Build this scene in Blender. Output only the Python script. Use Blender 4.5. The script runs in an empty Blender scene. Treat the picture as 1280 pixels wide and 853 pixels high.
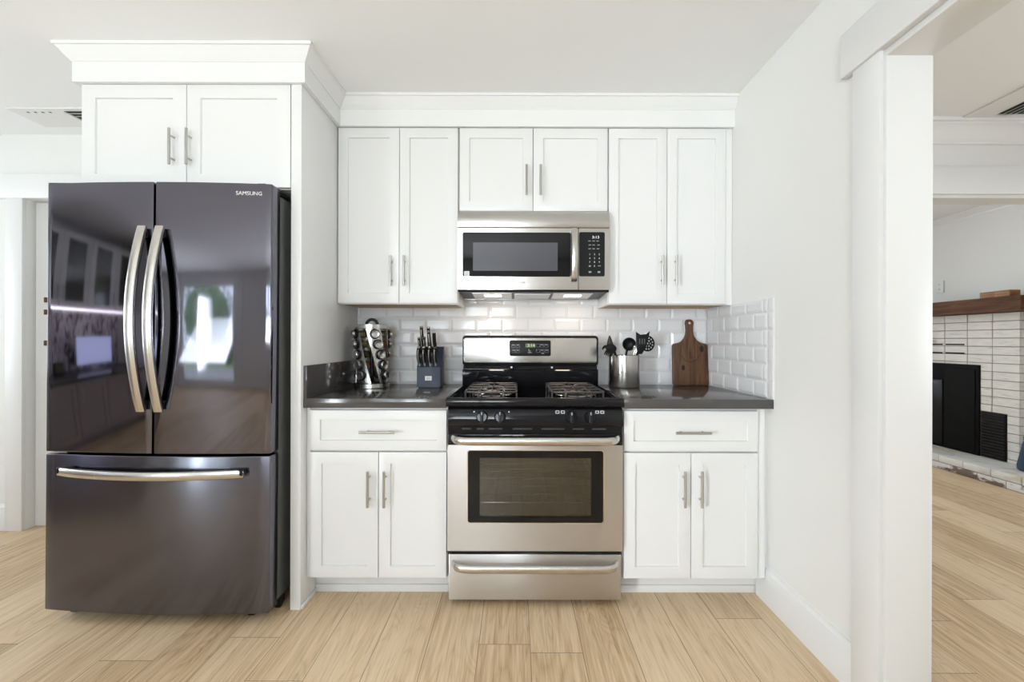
import bpy, bmesh, math, random
from mathutils import Vector, Matrix
R = math.radians
random.seed(7)
S = bpy.context.scene
COL = S.collection

# ------------------------------------------------------------------ camera, world, lights, exposure
cam = bpy.data.objects.new('camera', bpy.data.cameras.new('camera'))
COL.objects.link(cam)
cam.data.sensor_width = 36.0
cam.data.lens = 16.0
cam.data.shift_x = -4 / 1280
cam.data.clip_start = 0.02
cam.location = (0, 0, 1.15)
cam.rotation_euler = (R(90), R(-0.15), 0)
S.camera = cam

S.view_settings.view_transform = 'Standard'
S.view_settings.look = 'None'
S.view_settings.gamma = 1.0
S.view_settings.use_curve_mapping = False
S.view_settings.exposure = -0.36

wd = bpy.data.worlds.new('sky')
S.world = wd
wd.use_nodes = True
wn = wd.node_tree.nodes['Background']
wn.inputs[0].default_value = (0.80, 0.90, 1.0, 1)
wn.inputs[1].default_value = 7.0

def area(name, loc, rot, sx, sy, power, col=(1, 1, 1), spread=180):
    l = bpy.data.lights.new(name, 'AREA')
    l.shape = 'RECTANGLE'; l.size = sx; l.size_y = sy
    l.energy = power; l.color = col; l.spread = R(spread)
    o = bpy.data.objects.new(name, l); COL.objects.link(o)
    o.location = loc; o.rotation_euler = rot
    return o
# lamps outside the panes: daylight at the first window, the rest added as fill
DAY = (0.89, 0.95, 1.0)
area('rear_window_light', (-0.50, -2.41, 1.5), (R(90), 0, 0), 0.9, 1.2, 34, DAY)
area('rear_window_light', (-1.55, -2.41, 1.5), (R(90), 0, 0), 1.0, 1.2, 6, DAY)  # lamp of the added second window, more frontal light on the cabinets
area('right_wall_fill', (-3.85, -2.80, 1.1), (R(88), 0, R(-62)), 0.6, 1.6, 84, DAY, 66)  # added lamp, turned and narrowed to brighten the right wall
area('ceiling_fill_rear', (-0.50, -2.39, 1.2), (R(135), 0, 0), 0.9, 0.7, 64, DAY, 110)  # added uplight, brightens the ceiling without showing in the steel
area('ceiling_fill_rear', (-1.55, -2.39, 1.2), (R(135), 0, 0), 1.0, 0.7, 26, DAY, 110)  # same added ceiling uplight at the second window
area('ceiling_fill_door', (-3.6, -2.41, 1.0), (R(132), 0, 0), 1.0, 1.2, 42, DAY, 110)  # added uplight for the ceiling on the door side
area('left_side_fill', (-4.76, 1.75, 1.45), (R(90), 0, R(-80)), 1.1, 1.4, 30, DAY)  # added side light from the left, kept out of the mirrored area
area('hall_fill', (5.16, -0.3, 1.5), (R(90), 0, R(90)), 1.6, 1.2, 8, DAY)  # added lamp for the hall header
area('hall_ceiling_fill', (5.14, -0.3, 1.25), (R(130), 0, R(90)), 1.6, 0.7, 80, DAY, 120)  # added uplight for the hall ceiling
area('lounge_fill', (1.9, 6.16, 1.5), (R(90), 0, R(180)), 1.6, 1.2, 100, DAY)  # added lamp that lights the fireplace room

# ------------------------------------------------------------------ materials
def newmat(name):
    m = bpy.data.materials.new(name); m.use_nodes = True
    return m, m.node_tree, m.node_tree.nodes['Principled BSDF']
def mat(name, col, rough=0.5, metal=0.0, coat=0.0, spec=0.5, bump=0.0, bscale=200, var=0.0, vscale=6, aniso=0.0, emit=None, estr=0.0):
    m, nt, b = newmat(name)
    b.inputs['Base Color'].default_value = (*col, 1)
    b.inputs['Roughness'].default_value = rough
    b.inputs['Metallic'].default_value = metal
    b.inputs['Coat Weight'].default_value = coat
    b.inputs['Specular IOR Level'].default_value = spec
    if aniso:
        b.inputs['Anisotropic'].default_value = aniso
    if emit:
        b.inputs['Emission Color'].default_value = (*emit, 1)
        b.inputs['Emission Strength'].default_value = estr
    if bump or var:
        tc = nt.nodes.new('ShaderNodeTexCoord')
        n = nt.nodes.new('ShaderNodeTexNoise')
        nt.links.new(tc.outputs['Object'], n.inputs['Vector'])
        if bump:
            n.inputs['Scale'].default_value = bscale
            bp = nt.nodes.new('ShaderNodeBump'); bp.inputs['Strength'].default_value = bump
            bp.inputs['Distance'].default_value = 0.002
            nt.links.new(n.outputs['Fac'], bp.inputs['Height'])
            nt.links.new(bp.outputs['Normal'], b.inputs['Normal'])
        if var:
            n2 = nt.nodes.new('ShaderNodeTexNoise'); n2.inputs['Scale'].default_value = vscale
            nt.links.new(tc.outputs['Object'], n2.inputs['Vector'])
            mx = nt.nodes.new('ShaderNodeMix'); mx.data_type = 'RGBA'
            mx.inputs[6].default_value = (*[c * (1 - var) for c in col], 1)
            mx.inputs[7].default_value = (*[min(1, c * (1 + var)) for c in col], 1)
            nt.links.new(n2.outputs['Fac'], mx.inputs[0])
            nt.links.new(mx.outputs[2], b.inputs['Base Color'])
    return m

def brushed(name, col, rough, stretch, strength=0.10, aniso=0.0, rvar=0.08):
    """metal with fine scratches stretched along one axis"""
    m, nt, b = newmat(name)
    b.inputs['Base Color'].default_value = (*col, 1)
    b.inputs['Metallic'].default_value = 1.0
    b.inputs['Anisotropic'].default_value = aniso
    if aniso:
        tg = nt.nodes.new('ShaderNodeTangent'); tg.direction_type = 'RADIAL'; tg.axis = 'Z'
        nt.links.new(tg.outputs[0], b.inputs['Tangent']); b.inputs['Anisotropic Rotation'].default_value = 0.25
    tc = nt.nodes.new('ShaderNodeTexCoord')
    mp = nt.nodes.new('ShaderNodeMapping'); mp.inputs['Scale'].default_value = stretch
    n = nt.nodes.new('ShaderNodeTexNoise'); n.inputs['Scale'].default_value = 1.0; n.inputs['Detail'].default_value = 3
    nt.links.new(tc.outputs['Object'], mp.inputs['Vector']); nt.links.new(mp.outputs['Vector'], n.inputs['Vector'])
    mr = nt.nodes.new('ShaderNodeMapRange')
    mr.inputs['To Min'].default_value = max(0.02, rough - rvar); mr.inputs['To Max'].default_value = rough + rvar
    nt.links.new(n.outputs['Fac'], mr.inputs['Value']); nt.links.new(mr.outputs[0], b.inputs['Roughness'])
    if strength:
        bp = nt.nodes.new('ShaderNodeBump'); bp.inputs['Strength'].default_value = strength; bp.inputs['Distance'].default_value = 0.0005
        nt.links.new(n.outputs['Fac'], bp.inputs['Height']); nt.links.new(bp.outputs['Normal'], b.inputs['Normal'])
    return m

def glassy(name, tint, refl=0.08, rough=0.02):
    """thin pane: see-through with a tint plus a surface reflection"""
    m = bpy.data.materials.new(name); m.use_nodes = True
    nt = m.node_tree; nt.nodes.remove(nt.nodes['Principled BSDF'])
    out = nt.nodes['Material Output']
    t = nt.nodes.new('ShaderNodeBsdfTransparent'); t.inputs[0].default_value = (*tint, 1)
    g = nt.nodes.new('ShaderNodeBsdfGlossy'); g.inputs['Roughness'].default_value = rough
    f = nt.nodes.new('ShaderNodeLayerWeight'); f.inputs['Blend'].default_value = 0.25
    ad = nt.nodes.new('ShaderNodeMath'); ad.operation = 'MULTIPLY_ADD'
    ad.inputs[1].default_value = 0.6; ad.inputs[2].default_value = refl
    nt.links.new(f.outputs['Fresnel'], ad.inputs[0])
    mx = nt.nodes.new('ShaderNodeMixShader')
    nt.links.new(ad.outputs[0], mx.inputs[0]); nt.links.new(t.outputs[0], mx.inputs[1]); nt.links.new(g.outputs[0], mx.inputs[2])
    nt.links.new(mx.outputs[0], out.inputs['Surface'])
    return m

def floor_material():
    m, nt, b = newmat('oak_planks')
    N, L = nt.nodes.new, nt.links.new
    def math_(op, a, c=None):
        n = N('ShaderNodeMath'); n.operation = op
        for i, v in enumerate((a, c)):
            if v is None: continue
            if isinstance(v, (int, float)): n.inputs[i].default_value = v
            else: L(v, n.inputs[i])
        return n.outputs[0]
    tc = N('ShaderNodeTexCoord'); sp = N('ShaderNodeSeparateXYZ'); L(tc.outputs['Object'], sp.inputs[0])
    x, y = sp.outputs[0], sp.outputs[1]
    u = math_('DIVIDE', math_('ADD', x, -0.059 + 0.1935 * 40), 0.1935)
    col = math_('FLOOR', u); fu = math_('FRACT', u)
    w1 = N('ShaderNodeTexWhiteNoise'); w1.noise_dimensions = '1D'; L(math_('ADD', col, 12.0), w1.inputs['W'])
    v = math_('ADD', math_('DIVIDE', math_('ADD', y, 20.0), 1.22), w1.outputs['Value'])
    row = math_('FLOOR', v); fv = math_('FRACT', v)
    cb = N('ShaderNodeCombineXYZ'); L(col, cb.inputs[0]); L(row, cb.inputs[1])
    w2 = N('ShaderNodeTexWhiteNoise'); w2.noise_dimensions = '2D'; L(cb.outputs[0], w2.inputs['Vector'])
    # seam mask
    du = math_('MINIMUM', fu, math_('SUBTRACT', 1.0, fu)); dv = math_('MINIMUM', fv, math_('SUBTRACT', 1.0, fv))
    su = math_('LESS_THAN', du, 0.0065); sv = math_('LESS_THAN', dv, 0.0012)
    seam = math_('MAXIMUM', su, sv)
    # grain: noise stretched along the plank, shifted per plank
    gx = math_('ADD', math_('MULTIPLY', x, 38.0), math_('MULTIPLY', w2.outputs['Value'], 170.0))
    gy = math_('ADD', math_('MULTIPLY', y, 1.6), math_('MULTIPLY', w2.outputs['Value'], 37.0))
    gc = N('ShaderNodeCombineXYZ'); L(gx, gc.inputs[0]); L(gy, gc.inputs[1])
    g1 = N('ShaderNodeTexNoise'); g1.inputs['Scale'].default_value = 1.0; g1.inputs['Detail'].default_value = 7
    g1.inputs['Roughness'].default_value = 0.62; g1.inputs['Distortion'].default_value = 0.9
    L(gc.outputs[0], g1.inputs['Vector'])
    fx = math_('ADD', math_('MULTIPLY', x, 160.0), math_('MULTIPLY', w2.outputs['Value'], 900.0))
    fc = N('ShaderNodeCombineXYZ'); L(fx, fc.inputs[0]); L(math_('MULTIPLY', y, 5.0), fc.inputs[1])
    g2 = N('ShaderNodeTexNoise'); g2.inputs['Scale'].default_value = 1.0; g2.inputs['Detail'].default_value = 4; L(fc.outputs[0], g2.inputs['Vector'])
    # broad cathedral figure
    cx = math_('ADD', math_('MULTIPLY', x, 7.0), math_('MULTIPLY', w2.outputs['Value'], 61.0))
    cc = N('ShaderNodeCombineXYZ'); L(cx, cc.inputs[0]); L(math_('ADD', math_('MULTIPLY', y, 0.9), math_('MULTIPLY', w1.outputs['Value'], 13.0)), cc.inputs[1])
    g3 = N('ShaderNodeTexNoise'); g3.inputs['Scale'].default_value = 1.0; g3.inputs['Detail'].default_value = 2; g3.inputs['Distortion'].default_value = 1.2
    L(cc.outputs[0], g3.inputs['Vector'])
    rings = math_('FRACT', math_('MULTIPLY', g3.outputs['Fac'], 14.0))
    rings = math_('MULTIPLY', rings, math_('SUBTRACT', 1.0, rings))
    f = math_('ADD', math_('MULTIPLY', g1.outputs['Fac'], 0.50), math_('MULTIPLY', g2.outputs['Fac'], 0.36))
    f = math_('ADD', math_('ADD', f, 0.02), math_('MULTIPLY', rings, 0.32))
    f = math_('ADD', f, math_('MULTIPLY', math_('SUBTRACT', w2.outputs['Value'], 0.5), 0.17))
    cr = N('ShaderNodeValToRGB'); e = cr.color_ramp.elements
    e[0].position = 0.22; e[0].color = (0.29, 0.17, 0.088, 1)
    e[1].position = 0.80; e[1].color = (0.84, 0.66, 0.45, 1)
    k = e.new(0.42); k.color = (0.57, 0.395, 0.228, 1)
    k = e.new(0.56); k.color = (0.72, 0.54, 0.345, 1)
    L(f, cr.inputs[0])
    # small knots
    kn = N('ShaderNodeTexVoronoi'); kn.inputs['Scale'].default_value = 1.0
    kc = N('ShaderNodeCombineXYZ'); L(math_('MULTIPLY', x, 4.2), kc.inputs[0]); L(math_('MULTIPLY', y, 1.7), kc.inputs[1])
    L(kc.outputs[0], kn.inputs['Vector'])
    kmr = N('ShaderNodeMapRange'); kmr.inputs['From Min'].default_value = 0.015; kmr.inputs['From Max'].default_value = 0.06
    kmr.inputs['To Min'].default_value = 0.75; kmr.inputs['To Max'].default_value = 0.0; L(kn.outputs['Distance'], kmr.inputs['Value'])
    mk = N('ShaderNodeMix'); mk.data_type = 'RGBA'; L(kmr.outputs[0], mk.inputs[0]); L(cr.outputs[0], mk.inputs[6]); mk.inputs[7].default_value = (0.16, 0.08, 0.04, 1)
    ms = N('ShaderNodeMix'); ms.data_type = 'RGBA'; L(math_('MULTIPLY', seam, 0.72), ms.inputs[0]); L(mk.outputs[2], ms.inputs[6]); ms.inputs[7].default_value = (0.12, 0.07, 0.04, 1)
    L(ms.outputs[2], b.inputs['Base Color'])
    b.inputs['Roughness'].default_value = 0.42; b.inputs['Specular IOR Level'].default_value = 0.35
    bp = N('ShaderNodeBump'); bp.inputs['Strength'].default_value = 0.12; bp.inputs['Distance'].default_value = 0.002
    L(math_('SUBTRACT', f, seam), bp.inputs['Height']); L(bp.outputs['Normal'], b.inputs['Normal'])
    return m

def wood(name, dark, mid, light, axis='z', fine=60, rough=0.5):
    m, nt, b = newmat(name)
    tc = nt.nodes.new('ShaderNodeTexCoord'); mp = nt.nodes.new('ShaderNodeMapping')
    sc = {'x': (3, fine, fine), 'y': (fine, 3, fine), 'z': (fine, fine, 3)}[axis]
    mp.inputs['Scale'].default_value = sc
    n = nt.nodes.new('ShaderNodeTexNoise'); n.inputs['Scale'].default_value = 1; n.inputs['Detail'].default_value = 6; n.inputs['Distortion'].default_value = 1.0
    nt.links.new(tc.outputs['Object'], mp.inputs[0]); nt.links.new(mp.outputs[0], n.inputs['Vector'])
    cr = nt.nodes.new('ShaderNodeValToRGB'); e = cr.color_ramp.elements
    e[0].position = 0.28; e[0].color = (*dark, 1); e[1].position = 0.75; e[1].color = (*light, 1)
    k = e.new(0.5); k.color = (*mid, 1)
    nt.links.new(n.outputs['Fac'], cr.inputs[0]); nt.links.new(cr.outputs[0], b.inputs['Base Color'])
    b.inputs['Roughness'].default_value = rough
    return m

def worn_paint(name, paint, under, thresh, scale):
    m, nt, b = newmat(name)
    tc = nt.nodes.new('ShaderNodeTexCoord'); mp = nt.nodes.new('ShaderNodeMapping'); mp.inputs['Scale'].default_value = scale
    n = nt.nodes.new('ShaderNodeTexNoise'); n.inputs['Scale'].default_value = 1; n.inputs['Detail'].default_value = 6
    nt.links.new(tc.outputs['Object'], mp.inputs[0]); nt.links.new(mp.outputs[0], n.inputs['Vector'])
    cr = nt.nodes.new('ShaderNodeValToRGB'); e = cr.color_ramp.elements
    e[0].position = thresh; e[0].color = (*under, 1); e[1].position = thresh + 0.06; e[1].color = (*[c * 0.9 for c in paint], 1)
    k = e.new(min(0.95, thresh + 0.3)); k.color = (*paint, 1)
    nt.links.new(n.outputs['Fac'], cr.inputs[0]); nt.links.new(cr.outputs[0], b.inputs['Base Color'])
    b.inputs['Roughness'].default_value = 0.7
    bp = nt.nodes.new('ShaderNodeBump'); bp.inputs['Strength'].default_value = 0.4; bp.inputs['Distance'].default_value = 0.004
    nt.links.new(n.outputs['Fac'], bp.inputs['Height']); nt.links.new(bp.outputs['Normal'], b.inputs['Normal'])
    return m

M = {}
M['wall'] = mat('wall_paint', (0.80, 0.79, 0.765), 0.75, bump=0.04, bscale=350)
M['ceiling'] = mat('ceiling_paint', (0.90, 0.90, 0.895), 0.9, bump=0.05, bscale=250)
M['trim'] = mat('trim_paint', (0.80, 0.795, 0.785), 0.38)
M['white'] = mat('cabinet_paint', (0.775, 0.77, 0.76), 0.33)
M['floor'] = floor_material()
M['tile'] = mat('glazed_tile', (0.74, 0.735, 0.74), 0.08, spec=0.32, bump=0.03, bscale=14)
M['grout'] = mat('grout', (0.70, 0.69, 0.69), 0.9)
M['quartz'] = mat('dark_quartz', (0.072, 0.066, 0.064), 0.13, spec=0.6, var=0.10, vscale=260)
M['nickel'] = brushed('brushed_nickel', (0.50, 0.485, 0.46), 0.30, (400, 400, 6), 0.0, rvar=0.03)
M['steel'] = brushed('stainless_steel', (0.60, 0.585, 0.575), 0.33, (1.5, 40, 700), 0.0, aniso=0.85, rvar=0.05)
M['steel_bright'] = brushed('bright_stainless', (0.60, 0.585, 0.565), 0.25, (2, 300, 700), 0.0, aniso=0.8, rvar=0.04)
M['steel_round'] = brushed('spun_steel', (0.52, 0.51, 0.50), 0.28, (900, 900, 3), 0.0)
M['steel_can'] = brushed('polished_crock_steel', (0.64, 0.62, 0.59), 0.25, (3, 3, 700), 0.0, aniso=0.85, rvar=0.04)
M['black_steel'] = brushed('black_stainless', (0.155, 0.152, 0.182), 0.055, (1.5, 3, 900), 0.0, aniso=0.8, rvar=0.012)
M['black_steel_brushed'] = brushed('brushed_black_stainless', (0.150, 0.150, 0.182), 0.17, (1.5, 3, 900), 0.0, aniso=0.9, rvar=0.03)
M['black_steel_flat'] = mat('fridge_cabinet_grey', (0.13, 0.135, 0.13), 0.45, metal=0.0, bump=0.1, bscale=900)
M['handle_steel'] = brushed('handle_steel', (0.62, 0.60, 0.565), 0.26, (300, 300, 5), 0.0, rvar=0.03)
M['black_gloss'] = mat('black_enamel', (0.008, 0.008, 0.010), 0.07, spec=0.3)
M['black_satin'] = mat('black_plastic', (0.009, 0.009, 0.010), 0.35, spec=0.22)
M['black_matte'] = mat('black_matte', (0.006, 0.006, 0.006), 0.7, spec=0.12)
M['black_glass'] = mat('black_glass', (0.006, 0.006, 0.007), 0.03, spec=0.3)
M['dark_gap'] = mat('dark_gap', (0.01, 0.01, 0.01), 0.9)
M['oven_pane'] = glassy('oven_pane', (0.55, 0.55, 0.52), 0.10)
M['oven_inside'] = mat('oven_enamel', (0.42, 0.415, 0.38), 0.5)
M['mesh_pane'] = mat('microwave_screen', (0.085, 0.085, 0.10), 0.15, spec=0.5)
M['clear_pane'] = glassy('window_pane', (0.97, 0.98, 0.98), 0.02)
M['iron'] = mat('grate_enamel', (0.12, 0.105, 0.098), 0.28, metal=0.7)
M['burner'] = mat('burner_cap', (0.30, 0.235, 0.19), 0.35, metal=0.7)
M['chrome'] = mat('chrome', (0.75, 0.74, 0.72), 0.08, metal=1)
M['slot_sheen_grey'] = mat('slot_sheen_grey', (0.07, 0.07, 0.08), 0.3, spec=0.4)  # dim reflections in the vent slots, put into the grey
M['alu'] = mat('aluminium', (0.62, 0.61, 0.60), 0.35, metal=1)
M['ply'] = wood('cabinet_plywood', (0.42, 0.22, 0.08), (0.55, 0.31, 0.12), (0.62, 0.38, 0.17), 'x', 40, 0.5)
M['print_white'] = mat('white_print', (0.75, 0.75, 0.75), 0.5)
M['print_grey'] = mat('grey_print', (0.10, 0.10, 0.10), 0.5)
M['print_dim'] = mat('dim_print', (0.35, 0.35, 0.35), 0.5)
M['lcd_green'] = mat('green_digits', (0.2, 0.25, 0.1), 0.5, emit=(0.62, 0.80, 0.36), estr=0.9)
M['lcd_back'] = mat('green_display', (0.05, 0.06, 0.03), 0.3, emit=(0.12, 0.15, 0.07), estr=0.5)
M['lcd_white'] = mat('white_digits', (0.5, 0.55, 0.55), 0.5, emit=(0.8, 0.9, 0.9), estr=0.8)
M['lamp_on'] = mat('lit_lamp', (1, 0.9, 0.75), 0.5, emit=(1.0, 0.80, 0.55), estr=9.0)
M['can_on'] = mat('lit_ceiling_lamp', (1, 0.95, 0.88), 0.5, emit=(1.0, 0.955, 0.90), estr=8.0)
M['led_on'] = mat('lit_strip', (1, 0.95, 0.9), 0.5, emit=(1.0, 0.93, 0.98), estr=22.0)
M['screen'] = mat('lit_screen', (0.2, 0.2, 0.3), 0.2, emit=(0.62, 0.68, 1.0), estr=3.0)
M['navy'] = mat('navy_block', (0.016, 0.025, 0.050), 0.45, bump=0.15, bscale=500)
M['board'] = wood('walnut', (0.035, 0.014, 0.006), (0.10, 0.042, 0.018), (0.175, 0.082, 0.038), 'z', 48, 0.48)
M['burnt'] = mat('burnt_mark', (0.025, 0.012, 0.007), 0.8)
M['mantel'] = wood('mantel_wood', (0.045, 0.017, 0.007), (0.095, 0.036, 0.013), (0.16, 0.068, 0.025), 'y', 30, 0.8)
M['block'] = wood('block_wood', (0.17, 0.065, 0.02), (0.28, 0.115, 0.035), (0.38, 0.18, 0.06), 'y', 40, 0.6)
M['brick'] = worn_paint('painted_brick', (0.78, 0.75, 0.71), (0.56, 0.51, 0.46), 0.30, (30, 9, 60))
M['mortar'] = mat('mortar', (0.30, 0.27, 0.25), 0.95)
M['hearth'] = worn_paint('hearth_paint', (0.76, 0.74, 0.71), (0.60, 0.53, 0.42), 0.38, (7, 4, 12))
M['hearth_worn'] = worn_paint('chipped_hearth_paint', (0.74, 0.71, 0.68), (0.16, 0.11, 0.09), 0.44, (18, 7, 16))
M['grille'] = mat('dark_bronze', (0.010, 0.007, 0.0065), 0.6, spec=0.15)
M['denim'] = mat('blue_cloth', (0.035, 0.055, 0.105), 0.85, bump=0.3, bscale=400)
M['bronze'] = mat('aged_bronze', (0.14, 0.065, 0.03), 0.4, metal=0.8)
M['vent'] = mat('vent_enamel', (0.80, 0.79, 0.775), 0.5)
M['vent_hole'] = mat('duct_dark', (0.06, 0.06, 0.06), 0.9)
M['glass'] = glassy('jar_glass', (0.90, 0.93, 0.90), 0.06)
M['spice_olive'] = mat('olive_spice', (0.20, 0.17, 0.065), 0.9, bump=0.5, bscale=300)
M['spice_orange'] = mat('orange_spice', (0.50, 0.13, 0.02), 0.9, bump=0.5, bscale=300)
M['spice_pale'] = mat('pale_spice', (0.50, 0.42, 0.22), 0.9, bump=0.5, bscale=300)
M['spice_dark'] = mat('dark_spice', (0.055, 0.045, 0.025), 0.9, bump=0.5, bscale=300)
M['silicone'] = mat('black_nylon', (0.007, 0.007, 0.008), 0.45, spec=0.25)
M['silicone_olive'] = mat('olive_black_nylon', (0.035, 0.03, 0.016), 0.4)
M['lawn'] = mat('lawn', (0.20, 0.28, 0.12), 0.9, var=0.4, vscale=3)
M['leaf'] = mat('leaf', (0.20, 0.28, 0.15), 0.6, var=0.4, vscale=9)
M['patio'] = mat('patio_stone', (0.36, 0.35, 0.33), 0.8)
M['cab_grey'] = mat('taupe_cabinet', (0.36, 0.31, 0.29), 0.4)
M['frost'] = glassy('cabinet_glass', (0.75, 0.78, 0.76), 0.10, 0.05)

def marble():
    m, nt, b = newmat('veined_marble')
    tc = nt.nodes.new('ShaderNodeTexCoord'); mp = nt.nodes.new('ShaderNodeMapping'); mp.inputs['Scale'].default_value = (5, 9, 3.5)
    n = nt.nodes.new('ShaderNodeTexNoise'); n.inputs['Scale'].default_value = 1.4; n.inputs['Detail'].default_value = 9; n.inputs['Distortion'].default_value = 1.6
    nt.links.new(tc.outputs['Object'], mp.inputs[0]); nt.links.new(mp.outputs[0], n.inputs['Vector'])
    cr = nt.nodes.new('ShaderNodeValToRGB'); e = cr.color_ramp.elements
    e[0].position = 0.38; e[0].color = (0.05, 0.045, 0.05, 1); e[1].position = 0.56; e[1].color = (0.72, 0.66, 0.70, 1)
    nt.links.new(n.outputs['Fac'], cr.inputs[0]); nt.links.new(cr.outputs[0], b.inputs['Base Color'])
    b.inputs['Roughness'].default_value = 0.2
    return m
M['marble'] = marble()

# ------------------------------------------------------------------ mesh helpers
ORG = {}                                     # world position of each thing's own origin
class MB:
    def __init__(s): s.bm = bmesh.new()
    def _merge(s, t):
        me = bpy.data.meshes.new('tmp'); t.to_mesh(me); t.free(); s.bm.from_mesh(me); bpy.data.meshes.remove(me); return s
    def box(s, x0, x1, y0, y1, z0, z1, b=0.0, seg=2, rot=None, piv=None):
        t = bmesh.new(); bmesh.ops.create_cube(t, size=1)
        for v in t.verts:
            v.co = Vector(((x0 + x1) / 2 + v.co.x * (x1 - x0), (y0 + y1) / 2 + v.co.y * (y1 - y0), (z0 + z1) / 2 + v.co.z * (z1 - z0)))
        if b: bmesh.ops.bevel(t, geom=t.edges[:], offset=b, segments=seg, affect='EDGES', profile=0.5)
        if rot is not None:
            bmesh.ops.rotate(t, verts=t.verts[:], cent=piv or ((x0 + x1) / 2, (y0 + y1) / 2, (z0 + z1) / 2), matrix=rot)
        return s._merge(t)
    def prism(s, poly, axis, a0, a1, b=0.0, seg=2):
        """polygon (2D) extruded along an axis; axis 'x': poly=(y,z); 'y': (x,z); 'z': (x,y)"""
        f = {'x': lambda p, a: (a, p[0], p[1]), 'y': lambda p, a: (p[0], a, p[1]), 'z': lambda p, a: (p[0], p[1], a)}[axis]
        t = bmesh.new()
        v0 = [t.verts.new(f(p, a0)) for p in poly]; v1 = [t.verts.new(f(p, a1)) for p in poly]
        n = len(poly)
        t.faces.new(v0); t.faces.new(v1)
        for i in range(n): t.faces.new((v0[i], v0[(i + 1) % n], v1[(i + 1) % n], v1[i]))
        bmesh.ops.recalc_face_normals(t, faces=t.faces[:])
        if b:
            cap = [e for e in t.edges if any(len(q.verts) == n for q in e.link_faces) and n > 4] or t.edges[:]
            bmesh.ops.bevel(t, geom=cap, offset=b, segments=seg, affect='EDGES', profile=0.5)
        return s._merge(t)
    def tube(s, pts, r, n=10, closed=False, sq=None, up=None):
        """sweep a circle (or an ellipse / rectangle sq=(w,h)) along points"""
        P = [Vector(p) for p in pts]; t = bmesh.new(); rings = []
        rr = r if isinstance(r, (list, tuple)) else [r] * len(P)
        nrm = None
        for i, p in enumerate(P):
            a = P[i - 1] if (i or closed) else P[i]; c = P[(i + 1) % len(P)] if (i < len(P) - 1 or closed) else P[i]
            d = (c - a).normalized()
            if nrm is None or up is not None:
                u = Vector(up) if up is not None else (Vector((0, 0, 1)) if abs(d.z) < 0.9 else Vector((1, 0, 0)))
                nrm = (u - d * u.dot(d)).normalized()
            else:
                nrm = (nrm - d * nrm.dot(d)).normalized()
            bn = d.cross(nrm)
            ring = []
            if sq:
                w, h = sq[0] / 2, sq[1] / 2; c_ = min(w, h) * 0.45
                prof = [(w, h - c_), (w - c_, h), (-w + c_, h), (-w, h - c_), (-w, -h + c_), (-w + c_, -h), (w - c_, -h), (w, -h + c_)]
                for (q, k) in prof: ring.append(t.verts.new(p + bn * q + nrm * k))
            else:
                for k in range(n):
                    an = 2 * math.pi * k / n
                    ring.append(t.verts.new(p + (nrm * math.cos(an) + bn * math.sin(an)) * rr[i]))
            rings.append(ring)
        m = len(rings[0]); cnt = len(rings)
        for i in range(cnt if closed else cnt - 1):
            A, B = rings[i], rings[(i + 1) % cnt]
            for k in range(m): t.faces.new((A[k], A[(k + 1) % m], B[(k + 1) % m], B[k]))
        if not closed:
            t.faces.new(rings[0]); t.faces.new(rings[-1])
        bmesh.ops.recalc_face_normals(t, faces=t.faces[:])
        return s._merge(t)
    def lathe(s, prof, c=(0, 0, 0), axis=(0, 0, 1), n=32, closed=False):
        """profile of (radius, height) turned about an axis through c"""
        d = Vector(axis).normalized(); q = d.to_track_quat('Z', 'Y'); t = bmesh.new(); rings = []
        for (r, h) in prof:
            if r < 1e-6: rings.append([t.verts.new(Vector(c) + q @ Vector((0, 0, h)))]); continue
            rings.append([t.verts.new(Vector(c) + q @ Vector((r * math.cos(2 * math.pi * k / n), r * math.sin(2 * math.pi * k / n), h))) for k in range(n)])
        for A, B in zip(rings[:-1], rings[1:]):
            for k in range(n):
                a, a2 = (A[0], A[0]) if len(A) == 1 else (A[k], A[(k + 1) % n])
                b, b2 = (B[0], B[0]) if len(B) == 1 else (B[k], B[(k + 1) % n])
                vs = [v for i, v in enumerate((a, a2, b2, b)) if v not in (a, a2, b2, b)[:i]]
                if len(vs) > 2: t.faces.new(vs)
        for Rg in (rings[0], rings[-1]):
            if len(Rg) > 2 and not closed: t.faces.new(Rg)
        bmesh.ops.recalc_face_normals(t, faces=t.faces[:])
        return s._merge(t)
    def ball(s, c, rx, ry, rz, sub=3):
        t = bmesh.new(); bmesh.ops.create_icosphere(t, subdivisions=sub, radius=1)
        for v in t.verts: v.co = Vector((c[0] + v.co.x * rx, c[1] + v.co.y * ry, c[2] + v.co.z * rz))
        return s._merge(t)
    def sweep(s, prof, path):
        """crown / frieze profile of (outward, z) mitred along a plan polyline; outward is to the right of travel"""
        P = [Vector(p) for p in path]; t = bmesh.new(); rings = []
        nn = [Vector(((b - a).y, -(b - a).x)).normalized() for a, b in zip(P[:-1], P[1:])]
        for i, p in enumerate(P):
            n1 = nn[max(0, i - 1)]; n2 = nn[min(i, len(nn) - 1)]
            o = (n1 + n2) / (1 + n1.dot(n2))
            rings.append([t.verts.new((p.x + o.x * d, p.y + o.y * d, z)) for d, z in prof])
        m = len(prof)
        for A, B in zip(rings[:-1], rings[1:]):
            for k in range(m): t.faces.new((A[k], A[(k + 1) % m], B[(k + 1) % m], B[k]))
        t.faces.new(rings[0]); t.faces.new(rings[-1])
        bmesh.ops.recalc_face_normals(t, faces=t.faces[:])
        return s._merge(t)
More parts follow.
